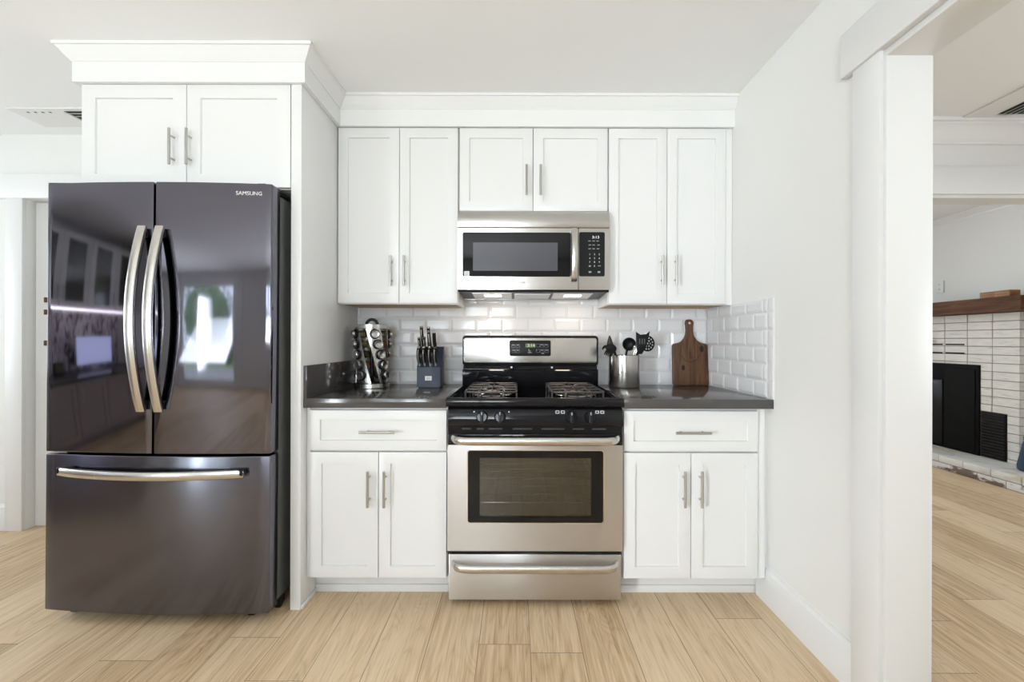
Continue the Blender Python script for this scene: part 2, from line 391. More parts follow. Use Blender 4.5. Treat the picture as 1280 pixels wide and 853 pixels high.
    def shaker(s, x0, x1, z0, z1, yf, stile=0.068, th=0.02, rec=0.009):
        """framed front with a recessed flat panel, facing -y"""
        t = bmesh.new(); bmesh.ops.create_cube(t, size=1)
        for v in t.verts:
            v.co = Vector(((x0 + x1) / 2 + v.co.x * (x1 - x0), yf + th / 2 + v.co.y * th, (z0 + z1) / 2 + v.co.z * (z1 - z0)))
        out = [e for e in t.edges if all(abs(v.co.y - yf) < 1e-5 for v in e.verts)]
        bmesh.ops.bevel(t, geom=out, offset=0.002, segments=2, affect='EDGES', profile=0.5)
        t.faces.ensure_lookup_table()
        f = max((q for q in t.faces if q.normal.y < -0.99), key=lambda q: q.calc_area())
        bmesh.ops.inset_region(t, faces=[f], thickness=stile, depth=0)
        bmesh.ops.inset_region(t, faces=[f], thickness=0.0025, depth=-rec)
        return s._merge(t)
    def ring(s, outer, inner, axis, a0, a1):
        """plate between two equal-length outlines, extruded along an axis"""
        f = {'x': lambda p, a: (a, p[0], p[1]), 'y': lambda p, a: (p[0], a, p[1]), 'z': lambda p, a: (p[0], p[1], a)}[axis]
        t = bmesh.new(); V = [[t.verts.new(f(p, a)) for p in o] for o in (outer, inner) for a in (a0, a1)]
        n = len(outer)
        for k in range(n):
            j = (k + 1) % n
            for A, B in ((V[0], V[1]), (V[2], V[3]), (V[0], V[2]), (V[1], V[3])):
                t.faces.new((A[k], A[j], B[j], B[k]))
        bmesh.ops.recalc_face_normals(t, faces=t.faces[:])
        return s._merge(t)

def rrect(x0, x1, z0, z1, r, n=5):
    pts = []
    for cx, cz, a0 in ((x1 - r, z1 - r, 0), (x0 + r, z1 - r, 90), (x0 + r, z0 + r, 180), (x1 - r, z0 + r, 270)):
        for k in range(n + 1):
            a = R(a0 + 90 * k / n); pts.append((cx + r * math.cos(a), cz + r * math.sin(a)))
    return pts

def tag(o, label, cat, group=None):
    o['label'] = label; o['category'] = cat
    if group: o['group'] = group
    return o
def thing(name, label, cat, loc=(0, 0, 0), rotz=0.0, group=None, local=False):
    o = bpy.data.objects.new(name, None); COL.objects.link(o)
    o.empty_display_size = 0.05; o.location = loc; o.rotation_euler = (0, 0, rotz)
    ORG[o.name] = Vector((0, 0, 0)) if local else Vector(loc)
    return tag(o, label, cat, group)
def build(name, mb, material, parent=None, smooth=35):
    me = bpy.data.meshes.new(name); mb.bm.to_mesh(me); mb.bm.free()
    o = bpy.data.objects.new(name, me); COL.objects.link(o)
    if parent is not None:
        org = ORG[parent.name]; o.parent = parent
    else:
        vs = me.vertices; xs = [v.co.x for v in vs]; ys = [v.co.y for v in vs]; zs = [v.co.z for v in vs]
        org = Vector(((min(xs) + max(xs)) / 2, (min(ys) + max(ys)) / 2, min(zs)))
        o.location = org
    me.transform(Matrix.Translation(-org))
    ORG[o.name] = org
    me.materials.append(M[material] if isinstance(material, str) else material)
    if smooth:
        for p in me.polygons: p.use_smooth = True
        me.set_sharp_from_angle(angle=R(smooth))
    return o
def struct(name, mb, material, smooth=35):
    o = build(name, mb, material, None, smooth); o['kind'] = 'structure'
    # structures keep world coordinates as object coordinates so that patterns run on
    o.data.transform(Matrix.Translation(o.location)); ORG[o.name] = Vector((0, 0, 0)); o.location = (0, 0, 0)
    return o
def text(name, s, loc, size, material, parent, width=None, rot=None, align='CENTER', ext=0.0004):
    cu = bpy.data.curves.new('text', 'FONT'); cu.body = s; cu.size = size; cu.extrude = ext
    cu.align_x = align; cu.align_y = 'CENTER'; cu.resolution_u = 3
    to = bpy.data.objects.new('text', cu); COL.objects.link(to)
    bpy.context.view_layer.update()
    me = bpy.data.meshes.new_from_object(to.evaluated_get(bpy.context.evaluated_depsgraph_get()))
    bpy.data.objects.remove(to); bpy.data.curves.remove(cu)
    if width:
        xs = [v.co.x for v in me.vertices]; k = width / (max(xs) - min(xs)); me.transform(Matrix.Diagonal((k, 1, 1, 1)))
    me.transform((rot or Matrix.Rotation(R(90), 4, 'X')))
    me.transform(Matrix.Translation(Vector(loc) - ORG[parent.name]))
    me.name = name
    o = bpy.data.objects.new(name, me); COL.objects.link(o); o.parent = parent; ORG[o.name] = ORG[parent.name]
    me.materials.clear(); me.materials.append(M[material])
    return o
def pull(parent, c, length=0.154, axis='z', yf=0.0, r=0.0058):
    """round bar pull on two posts; yf is the face of the front it is screwed to"""
    x, z = c; yb = yf - 0.030; h = length / 2; p = length * 0.31
    mb = MB(); d = (0, 0, 1) if axis == 'z' else (1, 0, 0)
    v = Vector(d)
    C = Vector((x, yb, z))
    mb.lathe([(r * .85, 0), (r, 0.0008), (r, length - 0.0008), (r * .85, length)], C - v * h, d, 14)
    for k in (-p, p):
        q = C + v * k
        mb.lathe([(0.0042, 0), (0.0042, 0.030)], q, (0, 1, 0), 10)
    return build('handle', mb, 'nickel', parent)

# ------------------------------------------------------------------ setting: floor, ceiling, walls
CE = 2.39
struct('floor', MB().box(-5.0, 6.0, -2.35, 6.3, -0.06, 0.0), 'floor', 0)
struct('ceiling', MB().box(-5.0, 6.0, -2.35, 6.3, CE, CE + 0.06), 'ceiling', 0)
struct('wall_back', MB().box(-1.90, 1.24, 2.64, 2.90, 0, CE), 'wall', 0)
# left part of the back wall with the opening of a recessed door
wl = MB(); wl.box(-5.0, -2.96, 2.75, 2.90, 0, CE); wl.box(-2.96, -1.90, 2.75, 2.90, 2.0, CE); wl.box(-2.05, -1.90, 2.75, 2.90, 0, 2.0)
struct('wall_back_left', wl, 'wall', 0)
# right wall: solid piece beside the counter, doorway towards the viewer
wr = MB(); wr.box(1.115, 1.24, 1.372, 2.64, 0, CE); wr.box(1.115, 1.24, -0.15, 1.372, 2.02, CE); wr.box(1.115, 1.24, -2.25, -0.15, 0, CE)
struct('wall_right', wr, 'wall', 0)
def wall_with_holes_y(x0, x1, y0, y1, holes):
    mb = MB(); xs = x0
    for (a, b, z0, z1) in sorted(holes):
        mb.box(xs, a, y0, y1, 0, CE)
        if z0 > 0: mb.box(a, b, y0, y1, 0, z0)
        mb.box(a, b, y0, y1, z1, CE); xs = b
    mb.box(xs, x1, y0, y1, 0, CE); return mb
struct('wall_rear', wall_with_holes_y(-5.0, 6.0, -2.35, -2.25, [(-2.05, -1.05, 0.9, 2.1), (-0.90, -0.05, 0.9, 2.1), (-4.3, -2.95, 0, 2.22)]), 'wall', 0)
mb = MB(); mb.box(-4.70, -4.60, -2.25, 1.2, 0, CE); mb.box(-4.70, -4.60, 2.3, 2.75, 0, CE); mb.box(-4.70, -4.60, 1.2, 2.3, 0, 0.75); mb.box(-4.70, -4.60, 1.2, 2.3, 2.15, CE)
struct('wall_left', mb, 'wall', 0)
# hall beyond the doorway: its far wall has a wide cased opening to the fireplace room
mb = MB(); mb.box(1.24, 1.50, 2.58, 2.69, 0, CE); mb.box(1.50, 3.9, 2.58, 2.69, 1.984, CE); mb.box(3.9, 6.0, 2.58, 2.69, 0, CE)
struct('wall_hall', mb, 'wall', 0)
struct('wall_fireplace', MB().box(4.30, 4.42, 2.69, 6.1, 0, CE), 'wall', 0)
struct('wall_far', wall_with_holes_y(-1.9, 4.42, 6.0, 6.1, [(1.1, 2.7, 0.9, 2.1)]), 'wall', 0)
mb = MB(); mb.box(5.0, 5.1, -2.25, -1.1, 0, CE); mb.box(5.0, 5.1, 0.5, 2.58, 0, CE); mb.box(5.0, 5.1, -1.1, 0.5, 0, 0.9); mb.box(5.0, 5.1, -1.1, 0.5, 2.1, CE)
struct('wall_hall_right', mb, 'wall', 0)
struct('wall_lounge_left', MB().box(0.0, 0.1, 2.90, 6.0, 0, CE), 'wall', 0)

# ---- rear window and glazed door behind the camera, other windows added for light
def window(name, x0, x1, z0, z1, y, facing=1, mull=2):
    mb = MB(); f = 0.05
    mb.box(x0, x1, y - .04, y + .04, z0, z0 + f); mb.box(x0, x1, y - .04, y + .04, z1 - f, z1)
    mb.box(x0, x0 + f, y - .04, y + .04, z0 + f, z1 - f); mb.box(x1 - f, x1, y - .04, y + .04, z0 + f, z1 - f)
    for k in range(1, mull):
        xm = x0 + (x1 - x0) * k / mull; mb.box(xm - .025, xm + .025, y - .03, y + .03, z0 + f, z1 - f)
    zm = (z0 + z1) / 2; mb.box(x0 + f, x1 - f, y - .025, y + .025, zm - .02, zm + .02)
    o = struct(name, mb, 'trim')
    c = MB(); c.box(x0 + f, x1 - f, y - .004, y + .004, z0 + f, z1 - f)
    build('pane', c, 'clear_pane', o)
    g = .09; yy = y + facing * 0.05
    c = MB()
    for a, b_, c0, c1 in ((x0 - g, x1 + g, z1, z1 + g), (x0 - g, x1 + g, z0 - g, z0), (x0 - g, x0, z0, z1), (x1, x1 + g, z0, z1)):
        c.box(a, b_, min(yy, yy + facing * .02), max(yy, yy + facing * .02), c0, c1)
    build('casing', c, 'trim', o)
    return o
window('window_1', -0.90, -0.05, 0.9, 2.1, -2.30)
window('added_window_2', -2.05, -1.05, 0.9, 2.1, -2.30)  # unseen window added for light, clear of the shiny fronts
mb = MB()
for a in ((-1.1, -1.05), (-0.325, -0.275), (0.45, 0.5)): mb.box(5.01, 5.09, a[0], a[1], 0.9, 2.1)
mb.box(5.01, 5.09, -1.1, 0.5, 0.9, 0.95); mb.box(5.01, 5.09, -1.1, 0.5, 2.05, 2.1)
w = struct('added_window_3', mb, 'trim'); build('pane', MB().box(5.045, 5.055, -1.05, 0.45, 0.95, 2.05), 'clear_pane', w)  # unseen window added to light the hall from the right
window('added_window_4', 1.1, 2.7, 0.9, 2.1, 6.05, -1)  # unseen window added to light the fireplace room
mb = MB()
for a in ((1.2, 1.25), (2.25, 2.3), (1.725, 1.775)): mb.box(-4.69, -4.61, a[0], a[1], 0.75, 2.15)
mb.box(-4.69, -4.61, 1.2, 2.3, 0.75, 0.80); mb.box(-4.69, -4.61, 1.2, 2.3, 2.10, 2.15)
w = struct('added_window_5', mb, 'trim'); build('pane', MB().box(-4.655, -4.645, 1.25, 2.25, 0.80, 2.10), 'clear_pane', w)  # unseen window added for side light from the left
mb = MB()
mb.box(-4.3, -4.18, -2.33, -2.28, 0, 2.22); mb.box(-3.07, -2.95, -2.33, -2.28, 0, 2.22); mb.box(-4.18, -3.07, -2.33, -2.28, 0, 0.16); mb.box(-4.18, -3.07, -2.33, -2.28, 2.08, 2.22)
d = struct('door_2', mb, 'trim'); build('pane', MB().box(-4.18, -3.07, -2.31, -2.30, 0.16, 2.08), 'clear_pane', d)
mb = MB(); mb.box(-4.4, -4.3, -2.25, -2.23, 0, 2.32); mb.box(-2.95, -2.85, -2.25, -2.23, 0, 2.32); mb.box(-4.3, -2.95, -2.25, -2.23, 2.22, 2.32)
build('casing', mb, 'trim', d)
mb = MB(); mb.lathe([(0.022, 0), (0.022, 0.012), (0.010, 0.014), (0.010, 0.05), (0.026, 0.055), (0.028, 0.075), (0.0, 0.085)], (-3.01, -2.28, 1.0), (0, 1, 0), 20)
build('handle', mb, 'nickel', d)
# outdoors as seen in reflections: patio, lawn, shrubs
struct('ground_patio', MB().box(-7, 5, -5.2, -2.36, -0.12, -0.06), 'patio', 0)
struct('ground_lawn', MB().box(-14, 10, -22, -5.2, -0.14, -0.08), 'lawn', 0)
def shrub(x, y, r, h, label):
    mb = MB(); rnd = random.Random(int(x * 100) + 3)
    for k in range(900):
        th = rnd.uniform(0, 2 * math.pi); u = rnd.uniform(-0.9, 1); q = math.sqrt(max(0, 1 - u * u)); rr = rnd.uniform(.75, 1.05)
        c = Vector((x + r * q * math.cos(th) * rr, y + r * q * math.sin(th) * rr, -0.08 + h * (0.5 + 0.5 * u * rr)))
        s = rnd.uniform(.05, .09) * (1 + r * .4)
        e1 = Vector((rnd.uniform(-1, 1), rnd.uniform(-1, 1), rnd.uniform(-1, 1))).normalized() * s; e2 = e1.orthogonal().normalized() * s * .55
        vs = [mb.bm.verts.new(c + d_) for d_ in (-e1, e2, e1, -e2)]; mb.bm.faces.new(vs)
    mb.ball((x, y, -0.08 + h * .5), r * .8, r * .8, h * .45, 2)
    return tag(build('garden_shrub', mb, 'leaf', None, 0), label, 'shrub', 'shrubs in the garden')
shrub(-5.6, -6.6, 0.6, 1.0, 'low rounded green shrub mirrored in the lower right refrigerator door')
shrub(-9.0, -11.5, 1.6, 4.2, 'tall green shrub mirrored in the right refrigerator door, behind the low one')
shrub(-4.2, -10.5, 1.3, 2.6, 'broad green shrub mirrored beside the low one in the refrigerator door')

# ------------------------------------------------------------------ doorway trim, baseboards, crown
mb = MB()
mb.box(1.096, 1.115, 1.372, 1.483, 0, 2.030, 0.002)                      # face casing on the kitchen side
mb.box(1.096, 1.115, -0.26, -0.15, 0, 2.030, 0.002)
struct('trim_doorway_casing', mb, 'trim')
mb = MB()
mb.box(1.086, 1.115, -0.30, 1.525, 2.028, 2.175, 0.003)                  # head board of the doorway
struct('trim_doorway_head', mb, 'trim')
mb = MB()
mb.box(1.108, 1.247, 1.360, 1.372, 0, 2.008, 0.001); mb.box(1.108, 1.247, -0.150, -0.138, 0, 2.008, 0.001); mb.box(1.108, 1.247, -0.150, 1.372, 2.008, 2.028, 0.001)
struct('trim_doorway_jamb', mb, 'trim')
mb = MB()
mb.box(1.24, 1.259, 1.372, 1.483, 0, 2.03, 0.002); mb.box(1.24, 1.259, -0.26, -0.15, 0, 2.03, 0.002); mb.box(1.24, 1.262, -0.30, 1.525, 2.028, 2.175, 0.002)
struct('trim_doorway_hall_casing', mb, 'trim')
BB = [(0, 0), (0.016, 0), (0.016, 0.128), (0.0135, 0.134), (0.0135, 0.140), (0.009, 0.146), (0.007, 0.155), (0, 0.157)]
struct('baseboard_right', MB().sweep(BB, [(1.115, 2.075), (1.115, 1.483)]), 'trim')
struct('baseboard_rear', MB().sweep(BB, [(1.115, -2.25), (-2.85, -2.25)]), 'trim')
mb = MB(); mb.box(-4.10, -4.0, -0.46, 1.12, 0, CE); mb.box(-4.0, -3.34, -0.46, -0.42, 0, CE); struct('wall_bar', mb, 'wall', 0)
struct('baseboard_back', MB().sweep(BB, [(-4.6, 2.75), (-3.062, 2.75)]), 'trim')
struct('baseboard_hall', MB().sweep(BB, [(1.24, 1.483), (1.24, 2.58), (1.39, 2.58)]), 'trim')
# door casing and recessed door at the far left
mb = MB(); mb.box(-3.062, -2.960, 2.730, 2.75, 0, 2.0, 0.002); mb.box(-2.05, -1.95, 2.730, 2.75, 0, 2.0, 0.002)
struct('trim_left_door_casing', mb, 'trim')
struct('trim_left_door_head', MB().box(-3.11, -1.90, 2.725, 2.75, 2.0, 2.145, 0.002), 'trim')
d = struct('door_1', MB().box(-2.95, -2.06, 2.800, 2.84, 0.004, 1.99, 0.002), 'trim')
hb = MB()
for z in (1.395, 1.32, 1.13):
    hb.box(-2.892, -2.878, 2.790, 2.802, z - .016, z + .016, 0.002)
build('hinge', hb, 'bronze', d)
CR = [(-0.001, 2.328), (0.003, 2.328), (0.006, 2.334), (0.012, 2.340), (0.020, 2.350), (0.030, 2.366), (0.037, 2.3745), (0.0385, 2.3765), (0.045, 2.3775), (0.045, CE), (-0.001, CE)]
RUN = [(-1.878, 2.64), (-1.878, 1.925), (-0.893, 1.925), (-0.893, 2.315), (1.115, 2.315)]
struct('trim_crown', MB().sweep(CR, RUN), 'trim', 25)
struct('trim_frieze', MB().sweep([(-0.022, 2.243), (0, 2.243), (0, 2.329), (-0.022, 2.329)], RUN), 'trim')
HC = [(0, 2.268), (0.012, 2.268), (0.014, 2.282), (0.024, 2.292), (0.040, 2.318), (0.062, 2.352), (0.070, 2.358), (0.070, 2.368), (0.082, 2.372), (0.082, CE), (0, CE)]
struct('trim_hall_crown', MB().sweep(HC, [(1.24, 2.58), (5.0, 2.58)]), 'trim', 25)
FC = [(0, 2.335), (0.006, 2.335), (0.010, 2.345), (0.05, 2.375), (0.06, 2.377), (0.06, CE), (0, CE)]
struct('trim_lounge_crown', MB().sweep(FC, [(4.30, 6.0), (4.30, 2.69)]), 'trim', 25)
mb = MB(); mb.box(1.39, 4.01, 2.556, 2.58, 1.984, 2.142, 0.002); mb.box(1.39, 1.50, 2.560, 2.58, 0, 1.984, 0.002); mb.box(3.9, 4.01, 2.560, 2.58, 0, 1.984, 0.002)
struct('trim_hall_opening_casing', mb, 'trim')
mb = MB(); mb.box(1.492, 3.908, 2.575, 2.695, 1.966, 1.984); mb.box(1.485, 1.50, 2.575, 2.695, 0, 1.984); mb.box(3.9, 3.915, 2.575, 2.695, 0, 1.984)
struct('trim_hall_opening_jamb', mb, 'trim')

# ------------------------------------------------------------------ beveled subway tile
def tiles(u0, u1, v0, v1, seam_u, plane):
    """running-bond tiles 149 x 75.5 mm between u0..u1, v0..v1; plane(u, v, depth) gives the point"""
    tw, th, g, bv, dp = 0.1495, 0.0757, 0.0011, 0.0125, 0.0036
    mb = MB(); bm = mb.bm; row = 0; v = v0
    while v < v1 - 0.004:
        ve = min(v + th, v1); off = seam_u + (tw / 2 if row % 2 else 0)
        k = math.floor((u0 - off) / tw); u = off + k * tw
        while u < u1 - 1e-4:
            a, b_ = max(u, u0) + g, min(u + tw, u1) - g
            if b_ - a > 0.008:
                c, d_ = v + g, ve - g
                q = min(bv, (b_ - a) * .3, (d_ - c) * .3)
                O = [bm.verts.new(plane(*p)) for p in ((a, c, .003), (b_, c, .003), (b_, d_, .003), (a, d_, .003))]
                I = [bm.verts.new(plane(*p)) for p in ((a + q, c + q, .003 + dp), (b_ - q, c + q, .003 + dp), (b_ - q, d_ - q, .003 + dp), (a + q, d_ - q, .003 + dp))]
                Bk = [bm.verts.new(plane(*p)) for p in ((a, c, -.001), (b_, c, -.001), (b_, d_, -.001), (a, d_, -.001))]
                bm.faces.new(I)
                for i in range(4):
                    j = (i + 1) % 4
                    bm.faces.new((O[i], O[j], I[j], I[i])); bm.faces.new((Bk[i], Bk[j], O[j], O[i]))
            u += tw
        v += th; row += 1
    bmesh.ops.recalc_face_normals(bm, faces=bm.faces[:])
    return mb
struct('wall_tile_back', tiles(-0.913, 1.108, 0.902, 1.42, -0.6706, lambda u, v, d: (u, 2.6335 - d, v)), 'tile', 0)
struct('wall_grout_back', MB().box(-0.913, 1.115, 2.6335, 2.64, 0.90, 1.42), 'grout', 0)
mb = tiles(1.998, 2.627, 0.902, 1.339, 2.627 - 0.1495 * .5, lambda u, v, d: (1.1095 - d, u, v))
e = tiles(1.955, 1.998, 0.902, 1.339, 1.955, lambda u, v, d: (1.1095 - d * .6, u, v))
me_ = bpy.data.meshes.new('t'); e.bm.to_mesh(me_); mb.bm.from_mesh(me_); bpy.data.meshes.remove(me_)
struct('wall_tile_right', mb, 'tile', 0)
struct('wall_grout_right', MB().box(1.1095, 1.115, 1.956, 2.6335, 0.90, 1.339), 'grout', 0)

# ------------------------------------------------------------------ cabinets
def wall_cabinet(x0, x1, z0, z1, doors, handles, label, yf=2.33, depth=0.30, filler=None, hz=None, ply=True):
    t = thing('wall_cabinet', label, 'cabinet', ((x0 + x1) / 2, yf + 0.15, z0), group='white shaker wall cabinets')
    body = MB(); body.box(x0, x1, yf + 0.022, yf + depth, z0 + 0.012, z1)
    body.box(x0, x1, yf + 0.022, yf + 0.040, z0, z0 + 0.012); body.box(x0, x0 + 0.016, yf + 0.040, yf + depth, z0, z0 + 0.012); body.box(x1 - 0.016, x1, yf + 0.040, yf + depth, z0, z0 + 0.012)
    build('body', body, 'white', t)
    if ply: build('bottom_panel', MB().box(x0 + 0.016, x1 - 0.016, yf + 0.041, yf + depth, z0 + 0.0004, z0 + 0.0118), 'ply', t)
    if filler: build('filler_strip', MB().box(filler[0], filler[1], yf + 0.008, yf + 0.03, z0, z1), 'white', t)
    for (a, b_), hx in zip(doors, handles):
        dr = build('door', MB().shaker(a, b_, z0 + 0.004, z1 - 0.002, yf), 'white', t)
        pull(dr, (hx, hz), 0.153, 'z', yf)
    return t
wall_cabinet(-0.910, -0.292, 1.338, 2.2425, [(-0.909, -0.5965), (-0.594, -0.2955)], [-0.6325, -0.5655],
             'tall two-door white wall cabinet left of the microwave, above the spice rack', hz=1.505)
wall_cabinet(-0.289, 0.472, 1.812, 2.2425, [(-0.2875, 0.0875), (0.0905, 0.4705)], [0.0555, 0.1265],
             'short two-door white wall cabinet directly above the microwave', hz=1.967, ply=False)
wall_cabinet(0.475, 1.113, 1.338, 2.2425, [(0.4775, 0.7745), (0.777, 1.0755)], [0.7465, 0.8160],
             'tall two-door white wall cabinet right of the microwave, against the right wall', filler=(1.078, 1.113), hz=1.510)
t = thing('refrigerator_cabinet', 'two-door white cabinet over the black refrigerator', 'cabinet', (-1.405, 2.25, 1.80))
build('body', MB().box(-1.856, -0.958, 1.964, 2.64, 1.800, 2.2425), 'white', t)
for a, b_, hx in ((-1.853, -1.4065, -1.457), (-1.4035, -0.962, -1.385)):
    dr = build('door', MB().shaker(a, b_, 1.803, 2.2415, 1.942, stile=0.078), 'white', t); pull(dr, (hx, 1.966), 0.153, 'z', 1.942)
mb = MB(); mb.box(-0.957, -0.913, 1.940, 2.63, 0, 2.2425, 0.0012)
tp = thing('side_panel', 'full-height white panel between the refrigerator and the left base cabinet', 'cabinet panel', (-0.935, 2.28, 0))
build('panel', mb, 'white', tp)
build('shoe_moulding', MB().box(-0.913, -0.904, 1.945, 2.088, 0, 0.018, 0.002), 'trim', tp)

def base_cabinet(x0, x1, face, drawer, doors, handles, label, hz, fillers=()):
    x1 = min(x1, 1.1135)
    t = thing('base_cabinet', label, 'cabinet', ((x0 + x1) / 2, 2.30, 0), group='white shaker base cabinets')
    build('body', MB().box(x0, x1, 2.008, 2.63, 0.108, 0.8585), 'white', t)
    for f in fillers: build('filler_strip', MB().box(f[0], f[1], 1.997, 2.012, 0.112, 0.8585), 'white', t)
    k = MB(); k.box(x0, x1, 2.09, 2.105, 0, 0.108); k.box(x0, x1, 2.082, 2.09, 0, 0.034, 0.002); 
    build('toe_kick', k, 'white', t)
    dw = build('drawer', MB().shaker(drawer[0], drawer[1], 0.6705, 0.8465, 1.985, stile=0.058), 'white', t)
    pull(dw, ((drawer[0] + drawer[1]) / 2 + (0.002 if x0 < 0 else 0.001), 0.755), 0.153, 'x', 1.985)
    for (a, b_), hx in zip(doors, handles):
        dr = build('door', MB().shaker(a, b_, 0.115, 0.6625, 1.985), 'white', t); pull(dr, (hx, hz), 0.156, 'z', 1.985)
    return t
base_cabinet(-0.9115, -0.296, None, (-0.8945, -0.2985), [(-0.8945, -0.5965), (-0.5935, -0.2985)], [-0.633, -0.563],
             'white base cabinet with one drawer left of the range', 0.509, [(-0.9115, -0.897)])
base_cabinet(0.4725, 1.115, None, (0.4755, 1.0605), [(0.4755, 0.7675), (0.7705, 1.0605)], [0.733, 0.8055],
             'white base cabinet with one drawer right of the range', 0.512, [(1.0635, 1.098)])

t = thing('countertop', 'dark grey quartz countertop with raised side splash left of the range', 'countertop', (-0.605, 2.30, 0.86))
build('slab', MB().box(-0.9128, -0.2975, 1.960, 2.630, 0.8595, 0.900, 0.0008), 'quartz', t)
build('side_splash', MB().box(-0.9128, -0.898, 1.962, 2.630, 0.900, 1.041, 0.0012), 'quartz', t)
t = thing('countertop', 'dark grey quartz countertop right of the range, under the cutting board', 'countertop', (0.793, 2.30, 0.86))
build('slab', MB().box(0.4705, 1.1145, 1.960, 2.630, 0.8595, 0.900, 0.0008), 'quartz', t)

# ------------------------------------------------------------------ refrigerator
HW = 0.460
def fy(x): return -0.025 * (1 - (x / HW) ** 2)
fr = thing('refrigerator', 'black stainless french-door refrigerator with bottom freezer drawer', 'refrigerator', (-1.4515, 1.843, 0), R(-0.9), local=True)
fr.rotation_euler.y = R(0.3)
def curved_front(x0, x1, z0, z1, back=0.066):
    pts = [(x0 + (x1 - x0) * k / 16, fy(x0 + (x1 - x0) * k / 16)) for k in range(17)]
    poly = pts + [(x1, back), (x0, back)]
    t = bmesh.new(); A = [t.verts.new((p[0], p[1], z0)) for p in poly]; B = [t.verts.new((p[0], p[1], z1)) for p in poly]; n = len(poly)
    t.faces.new(A); t.faces.new(B)
    for i in range(n): t.faces.new((A[i], A[(i + 1) % n], B[(i + 1) % n], B[i]))
    bmesh.ops.recalc_face_normals(t, faces=t.faces[:])
    ed = [e for e in t.edges if e.calc_face_angle(0) > R(40)]
    bmesh.ops.bevel(t, geom=ed, offset=0.005, segments=3, affect='EDGES', profile=0.5)
    mb = MB(); mb._merge(t); return mb
build('body', MB().box(-0.448, 0.448, 0.082, 0.72, 0.055, 1.760, 0.006), 'black_steel_flat', fr)
build('seal', MB().box(-0.435, 0.435, 0.060, 0.086, 0.06, 1.765), 'black_matte', fr)
dl = build('door', curved_front(-HW, -0.004, 0.6935, 1.784), 'black_steel', fr, 40)
dr = build('door', curved_front(0.004, HW, 0.6935, 1.784), 'black_steel', fr, 40)
dz = build('freezer_drawer', curved_front(-HW, HW, 0.050, 0.6855), 'black_steel_brushed', fr, 40)
build('edge_trim', MB().box(-HW + .002, -0.006, 0.0, 0.05, 1.7835, 1.7865, 0.001), 'black_satin', dl)
def vhandle(x, parent):
    P = []
    for k in range(25):
        s = k / 24; z = 0.868 + (1.600 - 0.868) * s
        P.append((x, -0.040 - 0.058 * math.sin(math.pi * s) ** 0.9, z))
    h = build('handle', MB().tube(P, 0, sq=(0.034, 0.016), up=(0, -1, 0)), 'handle_steel', parent, 50)
    c = MB(); Q = [(p[0], p[1] + 0.011, p[2]) for p in P[1:-1]]
    c.tube(Q, 0, sq=(0.026, 0.010), up=(0, -1, 0))
    for z in (0.890, 1.578): c.box(x - .012, x + .012, -0.045, fy(x) + .004, z - .018, z + .018, 0.003)
    build('handle_core', c, 'black_satin', parent, 50)
vhandle(-0.0355, dl); vhandle(0.0355, dr)
P = []
for k in range(25):
    s = k / 24; x = -0.376 + 0.746 * s
    P.append((x, fy(x) - 0.018 - 0.040 * math.sin(math.pi * s) ** 0.8, 0.6215))
build('handle', MB().tube(P, 0, sq=(0.034, 0.016), up=(0, -1, 0)), 'handle_steel', dz, 50)
c = MB(); c.tube([(p[0], p[1] + 0.011, p[2] + .002) for p in P[1:-1]], 0, sq=(0.026, 0.010), up=(0, -1, 0))
for x in (-0.352, 0.346): c.box(x - .026, x + .026, fy(x) - .028, fy(x) + .004, 0.614, 0.640, 0.004)
build('handle_core', c, 'black_satin', dz, 50)
for x in (-0.41, 0.41):
    mb = MB(); mb.box(x - .04, x + .04, 0.02, 0.16, 1.762, 1.779, 0.004); mb.box(x - .018, x + .018, 0.01, 0.05, 1.765, 1.790, 0.003)
    build('hinge_cover', mb, 'black_satin', fr)
for x in (-0.40, -0.30, 0.35, 0.43):
    mb = MB(); mb.lathe([(0.016, -.013), (0.022, -.010), (0.022, .010), (0.016, .013)], (x, 0.075 if abs(x) < .42 else .13, 0.022), (1, 0, 0), 18)
    mb.box(x - .016, x + .016, 0.06 if abs(x) < .42 else .115, 0.10 if abs(x) < .42 else .15, 0.022, 0.058)
    build('foot', mb, 'black_satin', fr)
text('logo', 'SAMSUNG', (0.372, fy(0.372) - 0.0005, 1.742), 0.0215, 'print_white', dr, width=0.100,
     rot=Matrix.Rotation(math.atan(0.05 * 0.372 / HW ** 2), 4, 'Z') @ Matrix.Rotation(R(90), 4, 'X'))

# ------------------------------------------------------------------ gas range
RX0, RX1 = -0.2895, 0.4655
rg = thing('gas_range', 'freestanding stainless and black gas range between the two counters', 'stove', (0.088, 2.25, 0))
body = MB(); body.box(RX0 + .002, RX0 + .03, 2.01, 2.60, 0.03, 0.862); body.box(RX1 - .03, RX1 - .002, 2.01, 2.60, 0.03, 0.862)
body.box(RX0 + .03, RX1 - .03, 2.57, 2.60, 0.03, 0.862); body.box(RX0 + .03, RX1 - .03, 2.01, 2.57, 0.03, 0.24); body.box(RX0 + .03, RX1 - .03, 2.01, 2.57, 0.74, 0.862)
build('body', body, 'black_satin', rg)
cav = MB()
cav.box(-0.20, 0.376, 2.47, 2.50, 0.31, 0.70); cav.box(-0.215, -0.20, 2.03, 2.50, 0.30, 0.71); cav.box(0.376, 0.391, 2.03, 2.50, 0.30, 0.71)
cav.box(-0.20, 0.376, 2.03, 2.47, 0.30, 0.315); cav.box(-0.20, 0.376, 2.03, 2.47, 0.695, 0.71)
build('oven_cavity', cav, 'oven_inside', rg)
